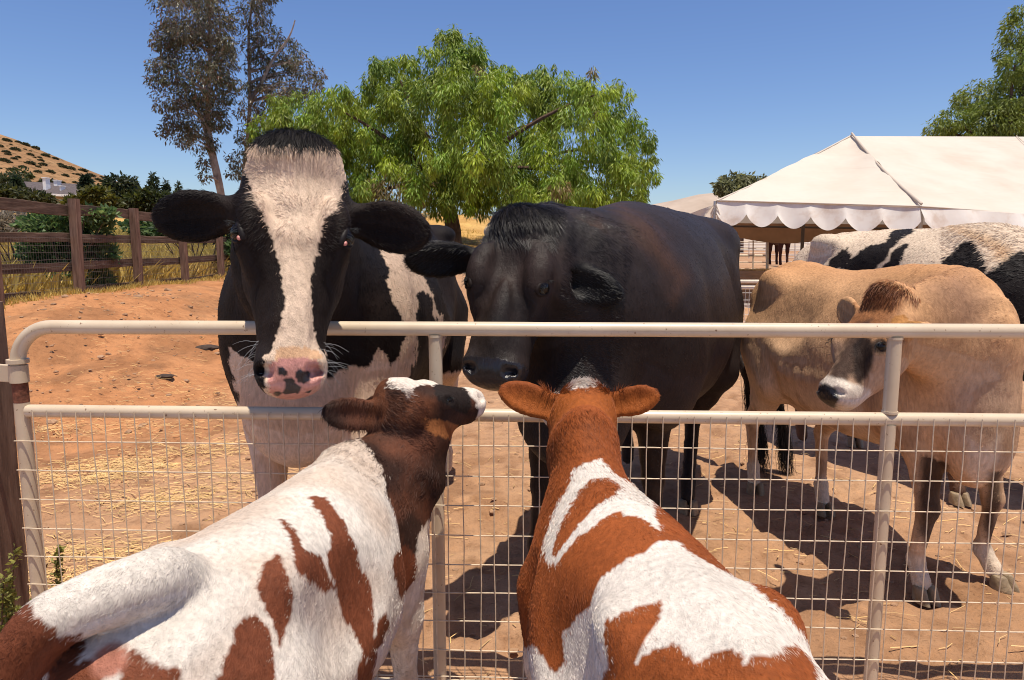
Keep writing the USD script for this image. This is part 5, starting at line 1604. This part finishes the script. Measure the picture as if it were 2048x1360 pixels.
# ------------------------------------------------------------------ the gate
paint = mat('beige_gate_paint', {
    'g': ('geometry', {}), 'n': ('noise_texture', {'scale': 5.0, 'detail': 5.0, 'roughness': .6}), 'n2': ('noise_texture', {'scale': 75.0, 'detail': 3.0, 'roughness': .6}),
    'r': ('rgb_ramp', {'ramp': [(.3, (.50, .385, .265)), (.7, (.60, .48, .345))]}), 'r2': ('rgb_ramp', {'ramp': [(.665, (0, 0, 0)), (.72, (1, 1, 1))]}), 'm': ('mix', {'color2': (.20, .11, .06)}),
    'p': ('principled_bsdf', {'roughness': .38, 'specular_ior_level': .5})},
    [('g.position', 'n.vector'), ('g.position', 'n2.vector'), ('n.fac', 'r.fac'), ('n2.fac', 'r2.fac'), ('r2.color', 'm.fac'), ('r.color', 'm.color1'), ('m.color', 'p.base_color')])
rust = simple('rusty_steel', (.16, .055, .03), .8, noise=.5, scale=60, bump=.3)
wire_paint = simple('beige_wire_paint', (.60, .475, .335), .5, noise=.25, scale=30)


def YG(x):
    return 2.26-.04*x


def make_gate():
    rng = np.random.default_rng(9)
    t = thing('gate', 'beige tubular steel farm gate with welded wire mesh below its middle rail', 'gate', (.4, YG(.4), 0))
    xl, xr = -1.70, 2.9; zt, zm, zb = 1.297, 1.004, .015; r = .0240
    g = lambda x, z: V3(x, YG(x), z)
    R = .13
    arc = [g(xl+R-R*math.sin(a), zt-R+R*math.cos(a)) for a in np.linspace(0, math.pi/2, 14)]
    part(t, 'top_rail', tube(np.array([g(x, zt) for x in np.linspace(xr, xl+R+.01, 30)]+arc+[g(xl, z) for z in np.linspace(zt-R-.01, zb, 16)]), r, 20), paint, smooth=50)
    part(t, 'middle_rail', tube(np.array([g(xl+.02, zm), g(xr, zm)]), r*.92, 18), paint, smooth=50)
    part(t, 'bottom_rail', tube(np.array([g(xl+.02, zb), g(xr, zb)]), r*.92, 18), paint, smooth=50)
    for x in (-.256, 1.245, 2.7):
        part(t, 'upright', tube(np.array([g(x, zt-.020), g(x, zm+.018)]), r*.94, 18), paint, smooth=50)
        part(t, 'upright', tube(np.array([g(x, zm-.018), g(x, zb+.018)]), r*.94, 18), paint, smooth=50)
        ring = []
        for z in (zt-.024, zm+.024):
            ring.append(tube(np.array([g(x, z-.004), g(x, z+.004)]), r*1.04, 16))
        part(t, 'weld', join(ring), paint, smooth=50)
    y_off = -.026
    for k in range(1, 10):
        z = zm-.006-.1045*k+.01
        if z < zb:
            break
        xs = np.linspace(xl-.02, xr, 60)
        pts = np.stack([xs, YG(xs)+y_off, np.full(60, z)+np.cumsum(rng.normal(0, .0005, 60))], 1)
        part(t, 'wire', tube(pts, .0021, 6), wire_paint, smooth=True)
    x = xl+.055
    while x < xr-.05:
        n = 16; zs = np.linspace(zm+.008, zb, n)
        pts = np.stack([x+np.cumsum(rng.normal(0, .0011, n)), np.full(n, YG(x)+y_off-.0036), zs], 1)
        if abs(x-1.93) < .02:
            pts[8:10, 0] += .014
        part(t, 'wire', tube(pts, .0020, 6), wire_paint, smooth=True)
        x += .0512+rng.normal(0, .0006)
    # hinge: collar round the stile, strap to the post, worn rusty section below
    part(t, 'hinge_collar', tube(np.array([g(xl, 1.105), g(xl, 1.165)]), r*1.22, 20), paint, smooth=40)
    part(t, 'hinge_collar', tube(np.array([g(xl, 1.172), g(xl, 1.186)]), r*1.42, 20), paint, smooth=40)
    part(t, 'hinge_strap', bevel_box(g(xl-.02, 1.135), g(xl-.30, 1.135)+V3(0, .06, 0), .012, .062, .003), paint)
    part(t, 'bare_section', tube(np.array([g(xl, 1.035), g(xl, 1.104)]), r*1.015, 20), rust, smooth=40, label='rusty bare section of the end tube')


make_gate()
rngp = np.random.default_rng(4)
solo('gate_post', bevel_box(V3(-1.972, 2.46, -.3), V3(-1.966, 2.46, 1.37), .17, .17, .02, up=(0, 1, 0), rng=rngp, wob=.004), post_wood, 'weathered wooden post carrying the gate hinge at the left edge', 'post', smooth=30)

# ------------------------------------------------------------------ pens at the back right
pen_paint = simple('pale_pen_paint', (.62, .52, .40), .5, noise=.12, scale=8)
grey_pipe = simple('grey_pipe', (.55, .50, .46), .45, .5, noise=.1, scale=6)


def make_back_gate():
    Y = 9.7; a = at(1425, 575, Y); b = at(1640, 575, Y)
    t = thing('gate', 'pale mesh gate of the back pen, seen between the black cow and the tan cow', 'gate', (a[0], Y, 0))
    z = a[2]
    for h, r in ((z, .028), (at(1500, 610, Y)[2], .020), (.05, .022)):
        part(t, 'rail', tube(np.array([V3(a[0]+.3, Y, h), V3(b[0], Y, h)]), r, 10), pen_paint, smooth=50)
    x0 = at(1466, 600, Y)[0]
    for x in (x0, b[0]):
        part(t, 'upright', tube(np.array([V3(x, Y, .0), V3(x, Y, z-.03)]), .024, 10), pen_paint, smooth=50)
    for k in range(11):
        part(t, 'wire', tube(np.array([V3(x0, Y-.03, .08+k*.1), V3(b[0], Y-.03, .08+k*.1)]), .003, 4), grey_pipe)
    x = x0+.05
    while x < b[0]:
        part(t, 'wire', tube(np.array([V3(x, Y-.033, .05), V3(x, Y-.033, z)]), .003, 4), grey_pipe); x += .055
    t2 = thing('pipe_rail', 'pale horizontal pipe rail just behind the back pen gate', 'rail', (a[0], 11.2, 0))
    zz = at(1490, 563, 11.2)[2]
    part(t2, 'pipe', tube(np.array([at(1400, 563, 11.2), at(1640, 563, 11.2)]), .03, 10), pen_paint, smooth=50)
    for px in (1400, 1640):
        p = at(px, 563, 11.2); part(t2, 'post', tube(np.array([V3(p[0], 11.2, gz(p[0], 11.2)-.1), V3(p[0], 11.2, zz-.02)]), .03, 10), pen_paint, smooth=50)


def panel(label, x0, x1, ytop, ybot, Y, nrail, nup, m, r=.022, caps=(), heavy=None, tilt=0.0):
    a0, a1 = at(x0, ytop, Y), at(x1, ytop+tilt, Y); b0, b1 = at(x0, ybot, Y), at(x1, ybot+tilt, Y)
    t = thing('pen_fence', label, 'fence', b0)
    for i in range(nrail):
        k = i/(nrail-1)
        part(t, 'rail', tube(np.array([a0+(b0-a0)*k, a1+(b1-a1)*k]), r*(1.5 if heavy == i else .7), 8), m, smooth=50)
    for i in range(nup):
        k = i/(nup-1); p, q = a0+(a1-a0)*k, b0+(b1-b0)*k
        u = part(t, 'upright', tube(np.array([q+V3(0, 0, -.1), p+V3(0, 0, .04)]), r, 8), m, smooth=50)
        if i in caps:
            c = p+V3(0, 0, .10)
            brim = trimesh.creation.cylinder(radius=.15, height=.022, sections=20); brim.apply_translation(c)
            cup = trimesh.creation.icosphere(2, 1.0); cup.apply_scale([.10, .10, .085]); cup.apply_translation(c+V3(0, 0, .03))
            part(u, 'cap', join([brim, cup]), white_wall, smooth=40, label='white brimmed domed cap on the post')


make_back_gate()
panel('pale pipe pen panel with thick middle rail, nearest the tent pole', 1420, 1535, 484, 538, 22.0, 5, 5, pen_paint, caps=(1, 3), heavy=2)
p_ = at(1535, 470, 21.9)
solo('panel_post', tube(np.array([at(1535, 542, 21.9)+V3(0, 0, -.3), p_]), .045, 12), pen_paint, 'thick pale post at the right end of the nearest pipe panel', 'post', smooth=50)
panel('grey pipe pen panel under the tent, right of the thick pale post', 1540, 1640, 485, 522, 27.0, 4, 3, grey_pipe, tilt=2)
panel('grey pipe pen panel farthest back under the tent beside the dark pole', 1572, 1660, 486, 516, 31.0, 5, 3, grey_pipe)
panel('thin grey pipe panel behind the capped pen panel', 1430, 1532, 488, 512, 30.0, 5, 4, grey_pipe)

# ------------------------------------------------------------------ the tent
canvas = mat('white_canvas', {
    'g': ('geometry', {}), 'n': ('noise_texture', {'scale': .7, 'detail': 5.0, 'roughness': .6}), 'r': ('rgb_ramp', {'ramp': [(.3, (.60, .51, .415)), (.6, (.66, .575, .485))]}),
    'm': ('mapping', {'scale': (1.2, 1.2, 9.0)}), 'n2': ('noise_texture', {'scale': 1.0, 'detail': 3.0, 'distortion': 1.0}), 'b': ('bump', {'strength': .3, 'distance': .06}),
    'p': ('principled_bsdf', {'roughness': .65, 'specular_ior_level': .25}), 't': ('translucent_bsdf', {}), 'x': ('mix_closure', {'fac': .18})},
    [('g.position', 'n.vector'), ('n.fac', 'r.fac'), ('r.color', 'p.base_color'), ('r.color', 't.color'), ('g.position', 'm.vector'), ('m.vector', 'n2.vector'), ('n2.fac', 'b.height'), ('b.normal', 'p.normal'), ('p.BSDF', 'x.closure1'), ('t.BSDF', 'x.closure2')], surface='x.closure')
valance_mat = mat('stained_white_canvas', {
    'g': ('geometry', {}), 'n': ('noise_texture', {'scale': 2.5, 'detail': 5.0, 'roughness': .6}), 'r': ('rgb_ramp', {'ramp': [(.32, (.66, .54, .45)), (.5, (.80, .73, .66)), (.7, (.84, .79, .73))]}),
    'p': ('principled_bsdf', {'roughness': .7, 'specular_ior_level': .2}), 't': ('translucent_bsdf', {}), 'x': ('mix_closure', {'fac': .2})},
    [('g.position', 'n.vector'), ('n.fac', 'r.fac'), ('r.color', 'p.base_color'), ('r.color', 't.color'), ('p.BSDF', 'x.closure1'), ('t.BSDF', 'x.closure2')], surface='x.closure')
shade_brown_canvas = simple('shade_tan_canvas', (.36, .21, .12), .8, noise=.2, scale=2)  # far valance: shade under the tent put into a darker canvas colour
seam_mat = simple('seam_tape', (.45, .37, .30), .8)
steel = simple('galvanised_steel', (.45, .44, .43), .4, .5, metallic=.6)
dark_pole = simple('dark_pole', (.10, .08, .07), .6)
rope_mat = simple('rope', (.55, .47, .38), .9)


def sheet(a, b, c, d, nu, nv, sag=0.0, wr=0.0, seed=0, scale=1.2):
    """Canvas between the edge a-b (top) and c-d (bottom), sagging inward, with wrinkles."""
    u, v = np.meshgrid(np.linspace(0, 1, nu), np.linspace(0, 1, nv))
    P = ((1-u)*(1-v))[..., None]*a+(u*(1-v))[..., None]*b+((1-u)*v)[..., None]*c+(u*v)[..., None]*d
    n = nrm(np.cross(b+d-a-c, c-a+d-b))
    if n[2] < 0:
        n = -n
    s = -sag*np.sin(np.pi*v)*np.sin(np.pi*np.clip(u, 0, 1))+wr*(meshkit.fbm(np.stack([P[..., 0]*scale, P[..., 1]*scale, P[..., 2]*scale*2.5], -1), 3, seed)-.5)*np.sin(np.pi*v)**.5
    P = P+n*s[..., None]
    idx = np.arange(nu*nv).reshape(nv, nu)
    f = np.stack([idx[:-1, :-1], idx[1:, :-1], idx[1:, 1:], idx[:-1, 1:]], -1).reshape(-1, 4)
    return P.reshape(-1, 3), np.vstack([f[:, [0, 1, 2]], f[:, [0, 2, 3]]])


def scallops(a, b, drop, n, seed, nper=12, out=None):
    """Hanging valance along a-b with n scallops."""
    rng = np.random.default_rng(seed); k = n*nper+1
    t = np.linspace(0, 1, k); top = a+(b-a)*t[:, None]
    ph = (t*n) % 1.0
    dep = drop*(.52+.48*np.sin(np.pi*ph)**.8)
    o = out if out is not None else nrm(np.cross(b-a, Zup))
    rows = []
    nv = 6
    for j in range(nv):
        v = j/(nv-1)
        wav = .012*v*np.sin(2*np.pi*(t*n*1.0)+.7)+.03*v*(meshkit.fbm(np.stack([t*n*1.7, t*0+v*1.5, t*0+seed], -1), 3, seed)-.5)*2
        rows.append(top+V3(0, 0, -1)*(dep*v)[:, None]+o*(wav+.14*v)[:, None])
    P = np.array(rows); idx = np.arange(nv*k).reshape(nv, k)
    f = np.stack([idx[:-1, :-1], idx[1:, :-1], idx[1:, 1:], idx[:-1, 1:]], -1).reshape(-1, 4)
    return P.reshape(-1, 3), np.vstack([f[:, [0, 1, 2]], f[:, [0, 2, 3]]])


def make_tent():
    A, B = at(1434, 402, 15.2), at(1840, 414, 13.0); C = at(2330, 448, 15.6); C2 = at(2700, 470, 17.5)
    Pk, R2 = at(1702, 272, 17.5), at(2420, 275, 20.5)
    D0, D1 = at(1450, 446, 21.5), at(2500, 455, 25.0)
    t = thing('tent', 'large white canvas marquee tent with scalloped valance at the right', 'tent', V3(B[0], B[1], gz(B[0], B[1])))
    part(t, 'roof_panel', sheet(Pk, Pk+(Pk-A)*.001, A, B, 60, 50, .14, .15, 1), canvas, smooth=True)
    part(t, 'roof_panel', sheet(Pk+(R2-Pk)*.0015, R2, B, C2, 90, 50, .14, .17, 2), canvas, smooth=True)
    part(t, 'roof_panel', sheet(Pk, Pk+V3(.01, .01, 0), D0, A, 20, 20, .1, .04, 3), canvas, smooth=True)
    part(t, 'roof_panel', sheet(Pk, R2, D0, D1, 40, 20, .1, .04, 4), canvas, smooth=True)
    s = np.linspace(0, 1, 24)[:, None]
    nn = V3(0, -.5, .85)
    cv = Pk+(B-Pk)*s-V3(0, 0, 1)*(.09*np.sin(np.pi*s))+nn*.07
    part(t, 'seam', tube(cv, .028, 6), seam_mat, smooth=True)
    for k_ in (.42, .78):
        part(t, 'seam', tube((Pk+(R2-Pk)*k_)*(1-s)+(B+(C2-B)*k_)*s-V3(0, 0, 1)*(.10*np.sin(np.pi*s))+nn*.03, .010, 5), canvas, smooth=True)
    part(t, 'seam', tube(Pk+(A-Pk)*s-V3(0, 0, 1)*(.05*np.sin(np.pi*s))+nn*.01, .022, 6), canvas, smooth=True)
    part(t, 'valance', scallops(A, B, .52, 6, 5, out=nrm(V3(-.3, -1, 0))), valance_mat, smooth=True)
    part(t, 'valance', scallops(B, C2, .52, 11, 6, out=nrm(V3(.2, -1, 0))), valance_mat, smooth=True)
    part(t, 'valance', scallops(D0, D1, .62, 5, 7, nper=18, out=nrm(V3(0, -1, 0))), shade_brown_canvas, smooth=True, label='far valance with its shade put into a tan colour')
    part(t, 'valance', scallops(D0, A, .50, 4, 8, out=nrm(V3(-1, 0, 0))), valance_mat, smooth=True)
    part(t, 'roof_edge_cord', tube(np.vstack([A, B, C, C2])+V3(0, -.02, .01), .016, 6), canvas, smooth=True)
    for p, m, r in ((A+V3(-.02, .05, 0), steel, .04), (B+V3(.1, .12, 0), steel, .04), (C2, steel, .04), (D0+V3(.05, -.1, 0), steel, .035), (at(1607, 440, 20.0), dark_pole, .05), (at(2060, 440, 24.0), dark_pole, .05)):
        g_ = gz(p[0], p[1]); part(t, 'pole', tube(np.array([V3(p[0], p[1], g_-.1), p]), r, 10), m, smooth=50)
    part(t, 'crossbar', tube(np.array([at(1440, 452, 20), at(2100, 462, 22)]), .03, 8), dark_pole, smooth=50)
    lp = at(1432, 408, 15.1)
    part(t, 'rope', tube(np.array([lp, at(1440, 430, 15.05), at(1447, 452, 15.0), at(1441, 462, 15.0), at(1434, 455, 15.0), at(1432, 430, 15.05)]), .012, 5), rope_mat)
    part(t, 'rope', tube(np.array([lp, at(1418, 445, 15.2), at(1412, 470, 15.2)]), .012, 5), rope_mat)
    # cloth of the side awning stretched to the left
    aw = [at(1432, 408, 15.6), at(1424, 412, 15.4), at(1366, 432, 17.2), at(1385, 466, 16.6)]
    part(t, 'awning_flap', sheet(aw[0], aw[1], aw[2], aw[3], 10, 14, .05, .05, 9), canvas, smooth=True)
    part(t, 'awning_stick', tube(np.array([at(1334, 416, 16.4), at(1372, 436, 16.3)]), .025, 6), bark_dark)


make_tent()

# the dark horse in the far pen
def make_horse():
    c = at(1556, 500, 25.0); z0 = at(1556, 529, 25.0)[2]
    t = thing('horse', 'dark brown horse standing behind the pipe panels under the tent', 'horse', (c[0], 25.0, z0))
    F = Field(np.arange(c[0]-.9, c[0]+1.0, .04), np.arange(23.9, 26.2, .045), np.arange(z0-.05, z0+1.75, .04))
    p = lambda x, y, z: V3(c[0]+x, 25+y, z0+z)
    F.loft([(p(.1, .75, 1.02), .2, .24), (p(.05, .3, 1.0), .25, .29), (p(0, -.3, 1.0), .24, .29), (p(-.03, -.7, 1.02), .18, .25)], Zup, k=.1)
    F.loft([(p(-.03, -.65, 1.1), .13, .2), (p(-.12, -.9, 1.38), .09, .15), (p(-.15, -1.0, 1.5), .08, .10)], V3(0, 1, .3), k=.08)
    F.loft([(p(-.15, -1.0, 1.5), .08, .10), (p(-.16, -.98, 1.2), .06, .07), (p(-.16, -.95, 1.05), .055, .055)], V3(0, -1, 0), k=.05)
    for x, y in ((-.14, -.62), (.12, -.58), (-.05, .62), (.22, .66)):
        F.chain([p(x, y, .9), p(x, y+.03, .5), p(x, y, .12), p(x, y-.05, .0)], [.12, .065, .045, .06], .05)
    F.chain([p(.1, .95, 1.1), p(.1, 1.03, .9), p(.1, 1.02, .4)], [.06, .06, .03], .05)
    V, f, n = F.mesh()
    part(t, 'body', (V, f), coat, smooth=True, col=np.array([.05, .018, .012]))
    part(t, 'mane', tube(np.array([p(-.02, -.62, 1.33), p(-.10, -.80, 1.52), p(-.14, -.9, 1.62)]), [.03, .035, .02], 6), simple_cached('black_hair', (.015, .012, .012), .7))


make_horse()
shrub('bright green leafy shrub under the tent at the right edge', [(2005, 490, 26, 26), (2035, 500, 26, 30), (2060, 480, 24, 30), (1985, 505, 18, 16)], 23.0, 1500, 95, ((.09, .15, .03), (.18, .24, .06)), (.2, .11))

# ------------------------------------------------------------------ straw, grass, stones
straw_mat = mat('straw', {'a': ('attribute', {'attribute': 'col'}), 'p': ('principled_bsdf', {'roughness': .6, 'specular_ior_level': .3})}, [('a.color', 'p.base_color')])


def ground_here(x, y):
    P = np.stack([x, y, 0*x], -1)
    near = np.exp(-((y-3)/7.0)**2)
    return terrain(x, y)+near*(.055*(meshkit.fbm(P*2.2, 3, 61)-.5)-.14*np.clip(.42-meshkit.fbm(P*7.5, 3, 62), 0, 1))


def make_straw():
    rng = np.random.default_rng(19); pts = []
    def patch(px, py, rx, ry, n):
        q = bank_point(px, py); a = rng.normal(0, 1, (n, 2))*[rx, ry]; pts.append(np.stack([q[0]+a[:, 0], q[1]+a[:, 1]], 1))
    for a in ((250, 935, .28, .16, 900), (330, 1000, .25, .14, 550), (150, 955, .2, .12, 330), (190, 1110, .2, .12, 350), (430, 900, .3, .12, 260), (110, 860, .16, .12, 120), (300, 850, .5, .2, 200), (420, 790, .7, .3, 300), (230, 720, .8, .9, 120), (500, 960, .2, .2, 160), (300, 940, .8, .6, 300),
              (60, 1150, .2, .2, 250), (160, 1180, .25, .15, 400), (1130, 900, 1.5, .8, 120), (1700, 1100, 1.0, .8, 160), (1480, 735, .3, .5, 300), (1850, 920, 1, 1, 150), (330, 620, 1.6, 1.2, 350)):
        patch(*a)
    q = at(1480, 545, 20.8); a = rng.normal(0, 1, (900, 2))*[1.4, .35]; pts.append(np.stack([q[0]+a[:, 0], 20.8+a[:, 1]], 1))
    n = 1200; pts.append(np.stack([rng.uniform(-4, 4.5, n), rng.uniform(2.3, 9, n)], 1))
    p = np.vstack(pts); n = len(p)
    z = ground_here(p[:, 0], p[:, 1])+rng.uniform(.002, .018, n)
    th = np.where(rng.random(n) < .6, rng.normal(0, .5, n), rng.uniform(0, 2*np.pi, n)); l = rng.gamma(3, .020, n).clip(.02, .20)*np.where(p[:, 1] > 15, 3, 1)
    d = np.stack([np.cos(th), np.sin(th), rng.normal(0, .12, n)], 1); s = np.stack([-np.sin(th), np.cos(th), 0*th], 1)
    w = rng.uniform(.0012, .0024, n)*np.where(p[:, 1] > 15, 4, 1)
    c = np.stack([p[:, 0], p[:, 1], z], 1); bend = rng.normal(0, .08, n)
    A, M, E = c-d*l[:, None]/2, c+s*(bend*l)[:, None], c+d*l[:, None]/2
    up = V3(0, 0, 1)*w[:, None]*.8
    v = np.stack([A-s*w[:, None], A+s*w[:, None], A+up, M-s*w[:, None], M+s*w[:, None], M+up, E-s*w[:, None], E+s*w[:, None], E+up], 1).reshape(-1, 3)
    b = np.arange(n)[:, None]*9; f = []
    for o in (0, 3):
        for i, j in ((0, 2), (2, 1), (1, 0)):
            f += [b+[o+i, o+j, o+3+j], b+[o+i, o+3+j, o+3+i]]
    col = (np.array([.60, .38, .14])*rng.uniform(.6, 1.35, (n, 1)))+rng.uniform(0, .05, (n, 1))
    solo('straw', (v, np.vstack(f)), straw_mat, 'loose golden straw strewn over the dirt inside the pen', 'straw', kind='stuff', col=np.repeat(col.clip(0, .9), 9, 0))


def make_grass():
    rng = np.random.default_rng(29); n = 95000
    x = -7.1-rng.gamma(1.6, 3.2, n); y = rng.uniform(6, 30, n)
    x2 = -6.9+rng.normal(0, .10, 5200); y2 = rng.uniform(6.5, 20, 5200)
    x3 = rng.uniform(-12, 2, 4000); y3 = rng.uniform(23, 34, 4000)
    X = np.concatenate([x, x2, x3]); Y = np.concatenate([y, y2, y3]); n = len(X)
    Z = terrain(X, Y)
    h = rng.uniform(.18, .55, n)*np.where(np.arange(n) < len(x), 1, .24)*(.5+meshkit.fbm(np.stack([X*.5, Y*.5, 0*X], -1), 2, 3))
    P = np.stack([X, Y, Z-.02], 1); D = np.stack([rng.normal(0, .35, n), rng.normal(0, .35, n), np.ones(n)], 1)
    hue = meshkit.fbm(P*.35, 2, 9)[:, None]
    col = (np.array([.52, .36, .11])*(1-hue)+np.array([.40, .33, .09])*hue)*rng.uniform(.6, 1.3, (n, 1))
    D /= np.linalg.norm(D, axis=1, keepdims=True); S = np.cross(D, rng.normal(0, 1, (n, 3))); S /= np.linalg.norm(S, axis=1, keepdims=True)
    w = .0062*np.clip(np.linalg.norm(P, axis=1)/12, .7, 2.2)[:, None]
    lean = rng.normal(0, .22, (n, 3))*[1, 1, 0]
    v = np.stack([P-S*w, P+S*w, P+D*h[:, None]*.55+lean*h[:, None]*.3+S*w*.7, P+D*h[:, None]+lean*h[:, None]], 1).reshape(-1, 3)
    b = np.arange(n)[:, None]*4
    solo('dry_grass', (v, np.vstack([b+[0, 1, 2], b+[0, 2, 3]])), grass_blade, 'dry yellow grass covering the slope behind the plank fence', 'grass', kind='stuff', col=np.repeat(col, 4, 0))


def make_pebbles():
    rng = np.random.default_rng(39); ms = []; n = 2600
    x = rng.uniform(-6.6, 4, n); y = rng.uniform(2.3, 12, n); z = ground_here(x, y)
    base = trimesh.creation.icosphere(0, 1.0)
    for i in range(n):
        r = rng.gamma(1.6, .0040)*(1+y[i]/14)+.003
        v = base.vertices*rng.uniform(.6, 1.2, (len(base.vertices), 1))*r*np.array([1.2, 1, .6])
        ms.append((v+[x[i], y[i], z[i]+r*.1], base.faces))
    solo('pebbles', join(ms), simple('dirt_clods', (.30, .175, .10), .95, noise=.25, scale=8), 'small dirt clods and pebbles scattered on the pen floor', 'pebbles', kind='stuff')
    # dark dung and clods on the bank
    for px, py, r, lab in ((330, 752, .07, 'dark flat dung patch on the dirt left of the cow'), (415, 695, .12, 'dark dirt clod in the shade of the trodden bank')):
        q = bank_point(px, py); m = trimesh.creation.icosphere(3, 1.0)
        v = m.vertices*(1+.5*(meshkit.fbm(m.vertices*2.5, 3, int(px))-.5))[:, None]*np.array([r*1.4, r, r*.3])
        solo('dirt_clod', (v+q, m.faces), simple_cached('dark_dung', (.05, .03, .02), .9, noise=.4, scale=30), lab, 'clod', smooth=True)


def make_weed():
    rng = np.random.default_rng(49)
    t = thing('weed', 'tall leafy weed stalks growing at the foot of the gate post', 'weed', (-1.74, 2.2, 0))
    ms, P, D = [], [], []
    for px0, py0, px1, py1, Y in ((10, 1330, 28, 1095, 2.14), (2, 1300, 8, 1155, 2.12), (36, 1320, 44, 1215, 2.13), (24, 1340, 18, 1185, 2.15), (116, 1180, 118, 1095, 2.60), (70, 1230, 74, 1190, 2.4)):
        a, b = at(px0, py0, Y), at(px1, py1, Y)
        pts = np.array([a+V3(0, 0, -.15), (a+b)/2+rng.normal(0, .006, 3), b]); ms.append(tube(smooth_path(pts, 8), np.linspace(.004, .0015, 8), 5))
        for k in range(150):
            s = rng.random()**.8; P.append(a+(b-a)*s+rng.normal(0, .006, 3)); D.append(nrm(rng.normal(0, 1, 3)+V3(0, 0, .5)))
    col = (np.array([.20, .20, .05])*rng.uniform(.6, 1.5, (len(P), 1)))
    L, C = leaves(np.array(P), np.array(D), .022, .012, col, rng, 1)
    part(t, 'stalk', join(ms), bark_dark); part(t, 'leaf', L, green_leaf, col=C, kind='stuff')


make_straw(); make_grass(); make_pebbles(); make_weed()
print('all', round(time.time()-_t, 1))
